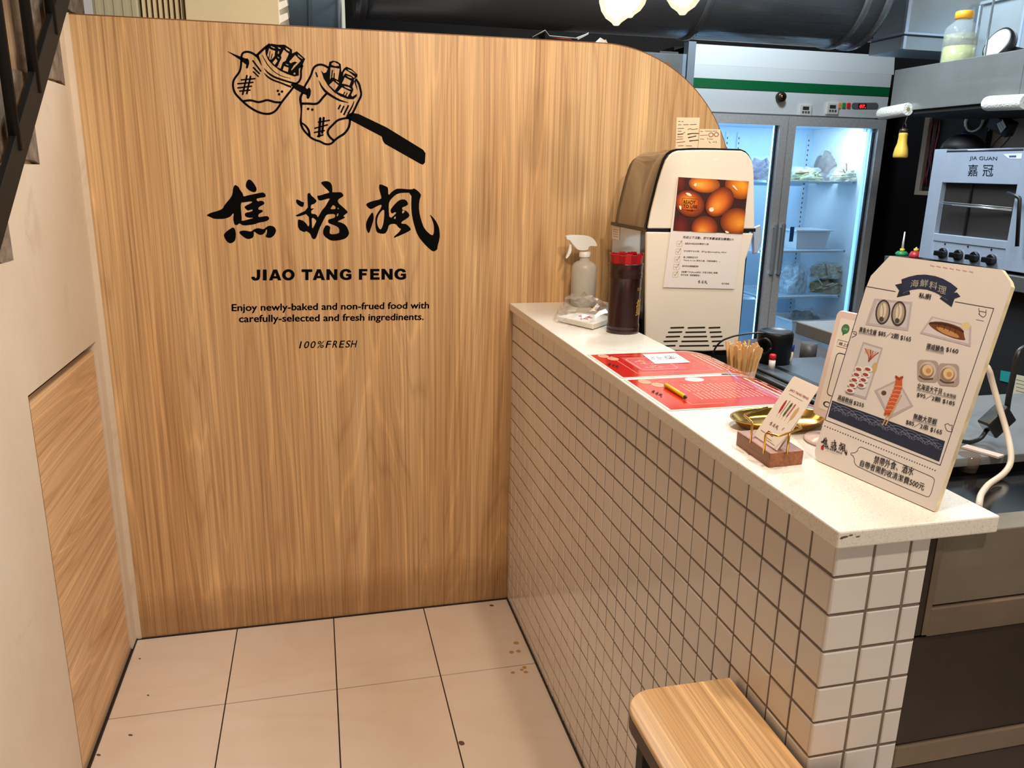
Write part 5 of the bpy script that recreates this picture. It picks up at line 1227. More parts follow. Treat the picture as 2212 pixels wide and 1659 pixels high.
# posters / light strip at the foot of the dark cabinet, as seen past the sign
pfx = Frame((XO+0.028, 0, 0), (0, -1, 0), (0, 0, 1))
pst = thing('taped_notice', tuple(xp(2205, 850, XO+0.028)), 'cream notice with teal tape on the dark cabinet at far right', 'notice')
pr = Print(pfx, 0.0006).c((206, 196, 168)).poly([(2191, 808), (2240, 818), (2240, 880), (2187, 862)]).lay().c((36, 140, 140)).poly([(2162, 800), (2186, 804), (2184, 828), (2160, 822)]).c((90, 84, 76))
for k in range(5): pr.line([(2196, 820+k*8), (2212, 824+k*8)], 1.3)
pr.build('paper', pst)

# ---- the grill oven
ov = thing('grill_oven', (2.15, 0.30, zt_), 'polished steel grill oven with dark window and four black knobs', 'oven')
zo = zc(1880, 240, 4.1476)
PO = lambda L, x=XO: [xp(u, v, x) for u, v in zo(L)]
y1o, y0o = xp(2019, 321).y, -0.02
zto, zbo = xp(2019, 321).z, zt_+0.012
wy1, wy0 = PO([(640, 640)])[0].y, PO([(1310, 680)])[0].y
wz1, wz0 = PO([(640, 640)])[0].z, PO([(585, 1095)])[0].z
PS = 'polished_steel'
MB().box(XO+0.10, XO+0.42, y0o, y1o, zbo, zto).build('carcass', PS, ov, 0.002, 1)
MB().box(XO, XO+0.10, wy1, y1o, zbo, zto-0.003).build('side_cheek', PS, ov, 0.002, 1)
MB().box(XO, XO+0.10, y0o, wy0, zbo, zto-0.003).build('side_cheek', PS, ov, 0.002, 1)
MB().box(XO+0.002, XO+0.10, wy0, wy1, wz1, zto-0.014).build('upper_fascia', PS, ov, 0.002, 1)
MB().box(XO+0.002, XO+0.10, wy0, wy1, wz0-0.030, wz0).build('drip_rail', PS, ov, 0.002, 1)
MB().box(XO+0.006, XO+0.10, wy0, wy1, zbo, wz0-0.030).build('control_fascia', PS, ov, 0.001, 1)
MB().box(XO+0.0005, XO+0.10, wy0, wy1, zto-0.014, zto-0.010).build('top_groove', DARK, ov)
MB().box(XO+0.024, XO+0.099, wy0, wy1, wz0, wz1).build('dark_pane', M('cavity_dark', (30, 24, 22), 0.7), ov)  # dark pane near the front imitates the darkness of the cavity
my = PO([(880, 640)])[0].y
MB().box(XO+0.016, XO+0.024, my-0.004, my+0.004, wz0, wz1).build('window_bar', BLACK, ov)
zr = PO([(700, 830)])[0].z
for k, (dz, dy) in enumerate(((0, 0), (0.006, 0.012), (-0.004, -0.01))):
    MB().tube([(XO+0.01, wy0+0.01, zr-0.008+dz), (XO-0.015, wy1-0.02+dy-0.06*k/2, zr+dz)], 0.0022, 6).build('skewer_rack', 'brushed_steel', ov)
KN = M('knob_black', (12, 12, 14), 0.3)
for x, y in ((645, 1275), (783, 1292), (928, 1310), (1078, 1335)):
    c_ = PO([(x, y)])[0]; k_ = MB().lathe([(0.022, 0), (0.022, 0.010), (0.019, 0.012)], (XO+0.006, c_.y, c_.z), 20, (Vector((0, 1, 0)), Vector((0, 0, 1)), Vector((-1, 0, 0)))).build('knob', KN, ov)
    MB().box(XO-0.022, XO-0.004, c_.y-0.025, c_.y+0.025, c_.z-0.010, c_.z+0.010).build('grip', KN, k_, 0.003, 2)
for x, y in ((660, 1190), (865, 1213), (1075, 1240)):
    c_ = PO([(x, y)])[0]; MB().lathe([(0.004, 0), (0.003, 0.003)], (XO+0.006, c_.y, c_.z), 10, (Vector((0, 1, 0)), Vector((0, 0, 1)), Vector((-1, 0, 0)))).build('bolt', BLACK, ov)
h0, h1 = PO([(1230, 735)], XO-0.03)[0], PO([(1340, 775)], XO-0.03)[0]; h2 = PO([(1290, 1210)], XO-0.03)[0]
MB().tube(rounded([h0, h1, Vector((h1.x, h2.y-0.012, h2.z))], 0.01), 0.007, 10).build('lever', BLACK, ov)
ofr = Frame((XO+0.002, 0, 0), (0, -1, 0), (0, 0, 1))
pr = Print(ofr, 0.0008).c((150, 164, 186)); zo_ = lambda x, y: zo([(x, y)])[0]
pr.text('JIA GUAN', zo_(888, 446), zo_(1135, 452), zo_(892, 404), 0.012).text('嘉', zo_(872, 582), zo_(962, 584), zo_(878, 476), 0.012).text('冠', zo_(1004, 584), zo_(1100, 586), zo_(1010, 482), 0.012)
pr.build('embossed_name', ov)
pr = Print(ofr, 0.0008).c((206, 212, 214)).poly([zo_(1190, 385), zo_(1362, 378), zo_(1355, 428), zo_(1240, 424)]).lay().c((60, 80, 130)).poly([zo_(1245, 398), zo_(1310, 396), zo_(1308, 416), zo_(1244, 416)]); pr.build('maker_sticker', ov)
# black wok lid on the oven
wk = PO([(830, 325)], 2.08)[0]
dm = thing('wok_lid', (2.08, wk.y, zto), 'black domed pan lid lying on the grill oven', 'lid')
MB().lathe([(0.085, 0.0), (0.080, 0.022), (0.062, 0.045), (0.034, 0.060), (0.0, 0.064)], (2.08, wk.y, zto), 26).build('dome', M('matt_black', (20, 18, 22), 0.6), dm)
MB().lathe([(0.014, 0.060), (0.014, 0.068), (0.010, 0.072)], (2.08, wk.y, zto), 14).build('knob', M('blue_knob', (40, 60, 150), 0.4), dm)

# ---- steel wall shelf box over the oven
bz1, bz0 = xp(1930, 152).z, xp(1935, 243).z; by1 = xp(1928, 190).y
sh = thing('steel_wall_shelf', (2.17, 0.1, bz0), 'deep brushed steel wall shelf over the grill oven', 'shelf')
MB().box(XO, 2.455, -1.2, by1, bz0+0.004, bz1).build('box', 'brushed_steel', sh, 0.0015, 1)
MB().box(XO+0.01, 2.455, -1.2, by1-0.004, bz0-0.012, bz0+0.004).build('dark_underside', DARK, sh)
ys_ = xp(2205, 180).y; MB().box(XO-0.001, XO, ys_-0.0012, ys_+0.0012, bz0+0.005, bz1).build('seam', M('seam_grey', (90, 92, 94), 0.5), sh)
FOAM = M('white_foam', (226, 226, 220), 0.85, var=0.08, vscale=160, bump=0.5)
def foam(u0, v0, u1, v1, label):
    a, b = xp(u0, v0, XO-0.018), xp(u1, v1, XO-0.018); t = thing('foam_sleeve', tuple((a+b)/2-Vector((0, 0, 0.021))), label, 'foam sleeve')
    d = (b-a); MB().tube([a+d*0.0, a+d*0.02, a+d*0.06, a+d*0.12, a+d*0.98, b], [0.008, 0.018, 0.024, 0.0265, 0.0265, 0.025], 18).build('sleeve', FOAM, t)
    MB().tube([b-d*0.02, b+d*0.004], 0.009, 12).build('core', M('foam_core', (150, 132, 90), 0.8), t)
foam(1899, 247, 1962, 236, 'short white foam sleeve on the far end of the shelf edge')
foam(2126, 224, 2216, 220, 'white foam sleeve on the near part of the shelf edge')
# hanging mustard bottle
hx = XO-0.015; tp = xp(1957, 246, hx); bb = xp(1946, 341, hx); cyb = xp(1950, 300, hx).y
mu = thing('mustard_bottle', (hx, cyb, bb.z), 'yellow squeeze bottle hanging by a hook from the shelf', 'bottle')
hh = xp(1950, 287, hx).z-bb.z
MB().lathe([(0.0, 0.0), (0.026, 0.0), (0.0295, 0.005), (0.0295, 0.018), (0.0265, 0.038), (0.0195, 0.060), (0.0175, hh*0.86), (0.0185, hh*0.94), (0.017, hh)], (hx, cyb, bb.z), 24).build('bottle', M('mustard', (226, 186, 74), 0.3, coat=0.3), mu)
MB().lathe([(0.0175, hh), (0.0165, hh+0.014), (0.008, hh+0.018)], (hx, cyb, bb.z), 18).build('cap', M('dark_cap', (60, 36, 26), 0.4), mu)
MB().tube([(hx, cyb+0.010*math.sin(t), bb.z+hh+0.026+0.012*math.cos(t)) for t in [2*math.pi*i/16 for i in range(17)]], 0.0022, 6).build('ring', BLACK, mu)
MB().tube([(hx, cyb, bb.z+hh+0.036), (hx+0.006, cyb-0.004, bz0-0.010)], 0.0015, 6).build('hook', 'brushed_steel', mu)
# bottle of oil on the shelf
ox = 2.02; pb_ = xp(2068, 133, ox); oy = pb_.y; ow = abs(xp(2042, 100, ox).y-xp(2097, 100, ox).y)/2*0.93; ot = xp(2078, 42, ox).z-bz1
ol = thing('oil_bottle', (ox, oy, bz1), 'clear plastic bottle of cloudy liquid with yellow cap on the steel shelf', 'bottle')
PET = M('clear_pet', (226, 236, 236), 0.06, alpha=0.14)
MB().lathe([(0.0, 0.0), (ow*0.9, 0.0), (ow, 0.008), (ow, ot*0.72), (ow*0.92, ot*0.82), (ow*0.45, ot*0.97), (ow*0.40, ot)], (ox, oy, bz1), 26, cap=False).build('bottle', PET, ol)
MB().lathe([(0.0, 0.003), (ow*0.87, 0.003), (ow*0.95, 0.010), (ow*0.95, ot*0.40), (0.0, ot*0.405)], (ox, oy, bz1), 24).build('liquid', M('cloudy_oil', (200, 202, 140), 0.15, alpha=0.6, var=0.15, vscale=30), ol)
MB().lathe([(ow*0.95, ot*0.40), (ow*0.95, ot*0.66), (0.0, ot*0.66)], (ox, oy, bz1), 24).build('foam', M('bottle_froth', (150, 150, 120), 0.5, alpha=0.5, var=0.3, vscale=60), ol)
MB().lathe([(ow*0.43, 0), (ow*0.52, 0.001), (ow*0.52, 0.026), (ow*0.46, 0.029)], (ox, oy, bz1+ot), 20).build('cap', M('orange_cap', (240, 170, 40), 0.35), ol)
# round black lamp lying on the shelf
lc = xp(2152, 104, 2.06)
lmp = thing('round_lamp', (lc.x, lc.y, bz1), 'black round clamp lamp with white face on the steel shelf', 'lamp')
nl = Vector((-0.90, 0.02, 0.36)).normalized(); a1 = nl.cross(Vector((0, 0, 1))).normalized(); a2 = nl.cross(a1)
lcc = Vector((lc.x, lc.y, bz1+0.066))
MB().lathe([(0.056, -0.040), (0.062, -0.034), (0.064, 0.0), (0.057, 0.002), (0.0, 0.0)], lcc, 30, (a1, a2, nl), False).build('housing', BLACK, lmp)
MB().lathe([(0.0, 0.0026), (0.056, 0.0026), (0.056, 0.001)], lcc, 30, (a1, a2, nl), False).build('face', M('lamp_face', (206, 204, 196), 0.4), lmp)
MB().tube([lcc-nl*0.02, lcc-nl*0.02+Vector((0.03, -0.10, -0.034)), Vector((lc.x+0.05, lc.y-0.22, bz1+0.012))], 0.010, 10).build('clamp_arm', BLACK, lmp)
MB().lathe([(0.030, 0), (0.030, 0.006)], (lc.x+0.01, lc.y, bz1), 18).build('foot', BLACK, lmp)
# hanger rod
ra = xp(2147, 0, 1.96); rb_ = xp(2127, 121, 1.96)
tag(MB().tube([(1.96, rb_.y, bz1), (1.96, rb_.y, 2.80)], 0.0045, 8).build('hanger_rod', 'galvanised_steel'), 'thin threaded steel rod holding the wall shelf from the ceiling', 'rod')
# galvanised panel behind the shelf
gp = thing('galvanised_panel', (2.28, 0.2, bz1), 'galvanised sheet panel with standing seams behind the shelf', 'panel')
pt_ = on(2100, 17, 'x', 2.28).z
MB().box(2.28, 2.30, -1.2, 0.84, bz1+0.001, pt_).build('sheet', 'galvanised_steel', gp)
MB().box(2.262, 2.30, -1.2, 0.84, pt_, pt_+0.012).build('top_fold', 'galvanised_steel', gp)
for u in (2112, 2208):
    yy = on(u, 60, 'x', 2.28).y; MB().box(2.274, 2.28, yy-0.005, yy+0.005, bz1+0.001, pt_).build('standing_seam', 'polished_steel', gp)
# galvanised exhaust drop with flange
dx, dy = 1.93, on(1955, 75, 'x', 1.93).y; dz = on(1955, 75, 'x', 1.93).z; dz0 = on(1953, 106, 'x', 1.93).z
gd = thing('exhaust_duct', (2.2, dy+0.2, dz0), 'square galvanised exhaust duct with flange above the refrigerator', 'duct')
MB().box(dx, dx+0.52, dy, dy+0.21, dz+0.008, 2.80).build('drop', 'galvanised_steel', gd)
MB().box(dx-0.022, dx+0.54, dy-0.022, dy+0.23, dz, dz+0.008).build('flange', 'polished_steel', gd)
MB().box(dx-0.004, dx+0.525, dy-0.004, dy+0.215, dz-0.006, dz).build('flange_gap', M('gasket', (70, 76, 80), 0.6), gd)
MB().box(dx-0.006, dx+0.528, dy-0.006, dy+0.218, dz0, dz-0.006).build('collar', 'galvanised_steel', gd)
MB().box(dx-0.012, dx+0.004, dy-0.012, dy+0.004, dz+0.008, 2.80).build('corner_seam', 'polished_steel', gd)
MB().box(dx-0.012, dx+0.002, dy-0.012, dy+0.002, dz0, dz-0.006).build('corner_bolt', 'polished_steel', gd)
# wiring on the wall under the shelf
XW = 2.455
wb = thing('breaker_box', tuple(on(1995, 350, 'x', XW)), 'open tan breaker box with red wires on the kitchen wall', 'breaker box')
fw = lambda u, v: on(u, v, 'x', XW-0.02)
a, b = fw(1986, 412), fw(2008, 255)
yb1, yb0 = fw(1990, 400).y, fw(2030, 400).y
MB().box(XW-0.03, XW, yb0-0.25, yb1, fw(1990, 410).z, fw(2000, 252).z).build('box', DARK, wb)
MB().box(XW-0.045, XW-0.03, yb1-0.02, yb1+0.012, fw(1990, 412).z, fw(2000, 250).z).build('frame_side', M('tan_frame', (150, 132, 110), 0.6), wb)
MB().box(XW-0.045, XW-0.03, yb0-0.25, yb1+0.012, fw(1990, 412).z-0.02, fw(1990, 412).z).build('frame_foot', 'tan_frame', wb)
r_ = random.Random(3)
for k in range(5):
    yy = yb1-0.035-k*0.012; z0 = fw(1990, 400).z; z1 = fw(2000, 262).z
    MB().tube([(XW-0.038, yy+r_.uniform(-.01, .01), z0+(z1-z0)*i/6) if 0 < i < 6 else (XW-0.038, yy, z0+(z1-z0)*i/6) for i in range(7)], 0.004, 6).build('wire', M('red_wire', (110, 22, 22), 0.5) if k % 2 == 0 else BLACK, wb)
ad = on(2165, 270, 'x', 2.40)
pa = thing('wall_adapter', tuple(ad), 'black adapter with white label hanging among wires under the shelf', 'adapter')
MB().obox(ad, (0.2, -0.85, -0.45), Vector((0.2, -0.85, -0.45)).cross(Vector((1, 0, 0.2))).normalized(), (1, 0, 0.2), 0.055, 0.032, 0.022).build('case', BLACK, pa, 0.003, 1)
lf = Frame((ad.x-0.024, 0, 0), (0, -1, 0), (0, 0, 1)); pr = Print(lf, 0.001).c((220, 220, 216)).poly([(2151, 262), (2166, 258), (2174, 274), (2162, 288)]).lay().c((120, 120, 120)).line([(2156, 266), (2164, 280)], 1.2).line([(2160, 263), (2168, 276)], 1.2); pr.build('label', pa)
for k, L in enumerate(([(2130, 250), (2120, 285), (2124, 318)], [(2150, 262), (2128, 290), (2118, 320)], [(2170, 288), (2150, 305), (2140, 322)], [(2195, 270), (2180, 300), (2160, 320)])):
    MB().tube(rounded([on(u, v, 'x', 2.43) for u, v in L], 0.03), 0.003, 6).build('lead', BLACK if k != 1 else M('grey_lead', (150, 160, 150), 0.5), pa)
cc = on(2106, 262, 'x', 2.42)
wcoil = [(2.42-0.002*i/10, cc.y+0.05*math.cos(t)*(1+0.03*(i % 3)), cc.z+0.045*math.sin(t)) for i, t in [(i, 2*math.pi*i/16) for i in range(40)]]
tag(MB().tube(wcoil, 0.0045, 6).build('coiled_cable', M('white_cable_mat', (206, 204, 200), 0.5)), 'white cable coiled in loops on the wall under the shelf', 'cable')
# squeeze bottles behind the sign on the grill table
def squeeze(u, v, tipv, col, label):
    p = xp(u, v, XO+0.06); t = thing('squeeze_bottle', (p.x, p.y, zt_), label, 'bottle'); zz_ = xp(u, v, XO+0.06).z-zt_; tz = xp(u, tipv, XO+0.06).z-zt_
    MB().lathe([(0.020, 0), (0.026, 0.004), (0.026, max(zz_-0.02, 0.012)), (0.018, max(zz_-0.006, 0.02))], (p.x, p.y, zt_), 20).build('bottle', M('green_squeeze', (34, 140, 84), 0.4) if col == 'g' else M('red_squeeze', (190, 40, 50), 0.4), t)
    MB().lathe([(0.010, max(zz_-0.006, 0.02)), (0.010, zz_+0.006)], (p.x, p.y, zt_), 14).build('collar', M('yellow_collar', (226, 200, 50), 0.4), t)
    MB().lathe([(0.0055, zz_+0.006), (0.0025, tz)], (p.x, p.y, zt_), 10).build('nozzle', WHITE, t)
squeeze(1949, 540, 500, 'g', 'green squeeze bottle with long white nozzle behind the sign')
squeeze(1979, 540, 534, 'r', 'small red squeeze bottle behind the sign')

# ================================================================== REFRIGERATOR
FX0, FX1, FY, FZ1 = 1.375, 2.615, 1.80, 2.045
FG = 1.990; ZH = 1.703
fy = lambda u, v, y=FY: on(u, v, 'y', y)
fr_ = thing('display_refrigerator', (2.0, 2.1, 0.0), 'tall white glass door refrigerator with green stripe and blue-lit inside', 'refrigerator')
WHT = M('white_enamel', (226, 230, 232), 0.28); LINER = M('fridge_liner', (190, 216, 236), 0.45)
ALU = M('aluminium_frame', (226, 226, 228), 0.36, metal=0.35, var=0.1, vscale=90)
mb = MB(); mb.box(FX0, FX0+0.05, FY+0.03, FY+0.66, 0.0, FZ1-0.01); mb.build('side_wall', WHT, fr_)
MB().box(FX1-0.05, FX1, FY+0.03, FY+0.66, 0.0, FZ1-0.01).build('side_wall', WHT, fr_)
MB().box(FX0+0.05, FX1-0.05, FY+0.60, FY+0.66, 0.0, FZ1-0.01).build('back_wall', LINER, fr_)
MB().box(FX0+0.05, FX1-0.05, FY+0.03, FY+0.60, ZH-0.03, ZH).build('inner_ceiling', LINER, fr_)
MB().box(FX0+0.05, FX1-0.05, FY+0.03, FY+0.60, 0.0, 0.26).build('inner_floor', LINER, fr_)
MB().box(FX0, FX1, FY+0.03, FY+0.66, ZH, FZ1-0.01).build('machine_housing', WHT, fr_)
# header: lower panel, green band, upper panel leaning back a little
zg1, zg0 = fy(1700, 178).z, fy(1700, 198).z
MB().box(FX0+0.03, FX1, FY, FY+0.03, ZH+0.008, zg0).build('control_panel', WHT, fr_, 0.002, 1)
MB().box(FX0+0.03, FX1-0.004, FY-0.004, FY+0.03, zg0, zg1).build('green_band', M('green_band', (18, 104, 60), 0.25), fr_)
MB().box(FX0+0.03, FX1, FY, FY+0.03, zg1, FZ1-0.10).build('upper_panel', WHT, fr_, 0.001, 1)
MB().prism([(FX0+0.03, FY, FZ1-0.10), (FX0+0.03, FY+0.03, FZ1-0.10), (FX0+0.03, FY+0.03, FZ1), (FX0+0.03, FY+0.012, FZ1)], (FX1-FX0-0.03+0.012, 0, 0)).build('top_panel', WHT, fr_)
MB().box(FX0-0.012, FX0+0.03, FY-0.006, FY+0.05, 0.0, FZ1+0.008).build('corner_post', M('grey_post', (150, 160, 170), 0.4, metal=0.4), fr_)
MB().box(FX0, FX1-0.03, FY+0.2, FY+0.6, FZ1-0.01, FZ1+0.01).build('vent_grille', DARK, fr_)
for k in range(34):
    MB().box(1.62+k*0.024, 1.62+k*0.024+0.012, FY+0.195, FY+0.2, FZ1-0.008, FZ1+0.028).build('vent_slat', BLACK, fr_)
hk = fy(1684, 210); k_ = MB().lathe([(0.026, 0), (0.028, 0.01), (0.024, 0.03), (0.0, 0.03)], (hk.x, FY, hk.z), 20, (Vector((1, 0, 0)), Vector((0, 0, 1)), Vector((0, -1, 0)))).build('lock_knob', M('knob_bronze', (70, 60, 48), 0.35, metal=0.5), fr_)
MB().lathe([(0.012, 0.030), (0.010, 0.034), (0.0, 0.034)], (hk.x, FY, hk.z), 14, (Vector((1, 0, 0)), Vector((0, 0, 1)), Vector((0, -1, 0)))).build('key_face', BRASS, k_)
hf = Frame((0, FY, 0), (1, 0, 0), (0, 0, 1))
def timer(u, v, w, h, name):
    p = hf.uv(u, v); t = MB().box(p[0]-w, p[0]+w, FY-0.014, FY, p[1]-h, p[1]+h).build(name, WHITE, fr_, 0.004, 2)
    MB().box(p[0]-w*0.55, p[0]+w*0.45, FY-0.0148, FY-0.014, p[1], p[1]+h*0.6).build('lcd', M('lcd_grey', (58, 62, 60), 0.3), t)
    for k in range(3): MB().box(p[0]-w*0.6+k*w*0.45, p[0]-w*0.3+k*w*0.45, FY-0.016, FY-0.014, p[1]-h*0.55, p[1]-h*0.2).build('button', M('timer_button', (90, 96, 96), 0.4), t)
timer(1738, 238, 0.038, 0.030, 'timer'); timer(1796, 235, 0.038, 0.031, 'timer')
for u, c_ in ((1812, (230, 120, 30)), (1822, (30, 120, 70)), (1832, (196, 24, 30))):
    p = hf.uv(u, 228); MB().box(p[0]-0.011, p[0]+0.011, FY-0.008, FY, p[1]-0.014, p[1]+0.014).build('rocker_switch', M('switch_%d_%d_%d' % c_, c_, 0.35, emit=0.3), fr_, 0.002, 1)
pr = Print(hf, 0.002).c((104, 108, 112)).poly(rrect(58/1, 14, 6, 1839, 222)).lay().c((26, 8, 8)).poly([(1854, 224), (1872, 224.5), (1871, 235), (1853, 234)]).lay()
pr.c(M('led_red', (240, 30, 30), 0.4, emit=6)).text('07.', (1856, 233), (1869, 233.5), (1857, 226), 0.02); pr.build('temperature_display', fr_)
# interior lights: LED strips, plus area lamps added to brighten the inside
for x in ((FX0+FG)/2, (FG+FX1)/2): lamp('fridge_fill_light', 'AREA', (x, FY+0.16, ZH-0.035), 4.8, (0.60, 0.83, 1.0), (x, FY+0.34, 0.6), shape='RECTANGLE', size=0.45, size_y=0.06)
LED = M('fridge_led', (150, 215, 255), 0.4, emit=4.0)
for x in (FG-0.040, FX1-0.058): MB().box(x, x+(0.016 if x < FG else 0.005), FY+0.055, FY+0.075, 0.30, ZH-0.05).build('light_strip', LED if x < FG else M('fridge_led_dim', (150, 215, 255), 0.4, emit=1.3), fr_)
MB().box(FX0+0.06, FX0+0.076, FY+0.055, FY+0.075, 0.30, ZH-0.05).build('light_strip', LED, fr_)
MB().box(FG-0.012, FG+0.012, FY+0.03, FY+0.055, 0.26, ZH-0.03).build('mullion', M('mullion_grey', (60, 62, 66), 0.4), fr_)
# shelf rails with holes
for x in (FG+0.03, FX1-0.10, FX0+0.10, FG-0.05):
    r_o = MB().box(x, x+0.022, FY+0.592, FY+0.60, 0.28, ZH-0.06).build('shelf_rail', M('rail_pale', (196, 210, 220), 0.4), fr_)
    mb = MB()
    for k in range(44): mb.box(x+0.008, x+0.014, FY+0.5912, FY+0.592, 0.31+k*0.03, 0.322+k*0.03)
    mb.build('rail_holes', M('hole_dark', (40, 50, 62), 0.6), r_o)
# wire shelves
SHZ = [fy(1800, 392, FY+0.15).z, fy(1790, 540, FY+0.12).z, fy(1760, 638, FY+0.12).z]
for x0, x1 in ((FX0+0.06, FG-0.03), (FG+0.02, FX1-0.09)):
    for zsh in SHZ:
        mb = MB(); mb.box(x0, x1, FY+0.09, FY+0.10, zsh-0.012, zsh); mb.box(x0, x1, FY+0.57, FY+0.58, zsh-0.012, zsh); mb.box(x0, x0+0.008, FY+0.09, FY+0.58, zsh-0.008, zsh); mb.box(x1-0.008, x1, FY+0.09, FY+0.58, zsh-0.008, zsh)
        for k in range(1, 20): x = x0+(x1-x0)*k/20; mb.box(x-0.0016, x+0.0016, FY+0.10, FY+0.57, zsh-0.004, zsh)
        mb.build('wire_shelf', M('shelf_wire', (222, 232, 240), 0.3), fr_)
# doors
GLASS = bpy.data.materials.new('door_glass'); GLASS.use_nodes = True
nt = GLASS.node_tree; nt.nodes.remove(nt.nodes['Principled BSDF'])
tr = nt.nodes.new('ShaderNodeBsdfTransparent'); gl = nt.nodes.new('ShaderNodeBsdfGlossy'); mxs = nt.nodes.new('ShaderNodeMixShader'); fn = nt.nodes.new('ShaderNodeFresnel')
tr.inputs[0].default_value = (0.90, 0.95, 1.0, 1); gl.inputs['Roughness'].default_value = 0.03; fn.inputs[0].default_value = 1.35
nt.links.new(fn.outputs[0], mxs.inputs[0]); nt.links.new(tr.outputs[0], mxs.inputs[1]); nt.links.new(gl.outputs[0], mxs.inputs[2]); nt.links.new(mxs.outputs[0], nt.nodes['Material Output'].inputs[0])
def door(x0, x1, hside):
    d = MB(); w = 0.046
    d.box(x0, x0+w, FY-0.012, FY+0.028, 0.16, ZH); d.box(x1-w, x1, FY-0.012, FY+0.028, 0.16, ZH); d.box(x0+w, x1-w, FY-0.012, FY+0.028, ZH-0.05, ZH); d.box(x0+w, x1-w, FY-0.012, FY+0.028, 0.16, 0.22)
    o = d.build('door', ALU, fr_)
    MB().box(x0+w-0.006, x1-w+0.006, FY+0.004, FY+0.010, 0.21, ZH-0.045).build('pane', GLASS, o)
    for a0, a1 in ((x0+w, x0+w+0.012), (x1-w-0.012, x1-w)): MB().box(a0, a1, FY+0.012, FY+0.026, 0.22, ZH-0.05).build('gasket', GLOSSBLACK, o)
    hx_ = (x1-0.020) if hside > 0 else (x0+0.020)
    z1h, z0h = fy(1672, 483).z, fy(1660, 592).z
    MB().box(hx_-0.010, hx_+0.010, FY-0.045, FY-0.028, z0h, z1h).build('handle', 'galvanised_steel', o, 0.004, 2)
    for zz_ in (z0h+0.012, z1h-0.012): MB().box(hx_-0.007, hx_+0.007, FY-0.03, FY-0.012, zz_-0.010, zz_+0.010).build('handle_mount', 'polished_steel', o)
    return o
d1 = door(FX0+0.032, FG-0.003, 1); d2 = door(FG+0.003, FX1-0.002, -1)
bs = hf.uv(1702, 507)
MB().box(bs[0]+0.012, bs[0]+0.036, FY-0.0022, FY+0.002, fy(1700, 522).z, fy(1700, 490).z).build('blue_sticker', M('blue_sticker', (36, 84, 150), 0.4), d2)
pr = Print(hf, 0.013-0.010).c((150, 176, 200)).text('注意', (1862, 285), (1890, 286), (1864, 277)); pr.build('etched_caption', d2)

# things inside the refrigerator (each stands on a shelf)
BAGF = M('bag_film', (224, 230, 238), 0.12, alpha=0.16)
def blob(name, c, a, b, h, seed, amp, mat, parent, n=16, m=7):
    vs, fs = film_blob(c, a, b, h, seed, amp, n, m); return MB().add(vs, fs, False).build(name, mat, parent)
def bag(x, y, z, a, b, h, seed, col, label, piece=None):
    t = thing('food_bag', (x, y, z), label, 'food bag')
    blob('contents', (x, y, z+0.002), a*0.84, b*0.84, h*0.84, seed, 0.10, M('food_%d_%d_%d' % col, col, 0.6, var=0.45, vscale=45, bump=0.8), t)
    blob('film', (x, y, z+0.001), a, b, h, seed+50, 0.07, BAGF, t)
    if piece:
        r_ = random.Random(seed)
        for k in range(piece):
            q = Vector((x+r_.uniform(-a, a)*0.7, y-b*r_.uniform(0.35, 0.85), z+h*r_.uniform(0.15, 0.75))); d = Vector((r_.uniform(-1, 1), r_.uniform(-0.3, 0.1), r_.uniform(-0.35, 0.35))).normalized()*0.05
            MB().tube([q-d, q+d], 0.004, 5).build('food_stick', M('pale_stick', (222, 206, 168), 0.6) if k % 2 else M('brown_stick', (140, 96, 60), 0.6), t)
    return t
S1, S2, S3 = SHZ
f2 = lambda u, v, y: on(u, v, 'y', y)
yI = FY+0.30
def fxp(u, z, y=yI):
    # x on the shelf (height z, depth y) that lies in picture column u
    lo, hi = 1.3, 2.7
    for _ in range(40):
        m = (lo+hi)/2
        if proj((m, y, z))[0] < u: lo = m
        else: hi = m
    return lo
bag(fxp(1735, S1, FY+0.22), FY+0.22, S1, 0.12, 0.10, 0.075, 1, (170, 176, 110), 'bag of pale green vegetables on the top refrigerator shelf', 5)
bag(fxp(1790, S1+0.08, FY+0.43), FY+0.42, S1, 0.12, 0.11, 0.20, 2, (110, 86, 66), 'tall bag of brown food at the back of the top refrigerator shelf')
bag(fxp(1830, S1, FY+0.20), FY+0.20, S1, 0.13, 0.09, 0.085, 3, (196, 184, 150), 'bag of beige skewers on the top refrigerator shelf, right side', 8)
bag(fxp(1706, S3, FY+0.26), FY+0.26, S3+0.002, 0.10, 0.12, 0.18, 4, (190, 210, 230), 'large clear bag on the third refrigerator shelf')
bag(fxp(1782, S3, FY+0.24), FY+0.24, S3+0.002, 0.115, 0.12, 0.080, 5, (176, 156, 96), 'bag of wooden skewers lying on the third refrigerator shelf', 14)
bag(fxp(1784, S3+0.09, FY+0.24), FY+0.24, S3+0.094, 0.11, 0.11, 0.09, 6, (198, 190, 160), 'bag of white food lying on top of the skewers on the third refrigerator shelf', 6)
bag(fxp(1640, S1, FY+0.30), FY+0.30, S1, 0.10, 0.10, 0.13, 7, (88, 78, 96), 'dark purple food bag on the top shelf behind the left glass door')
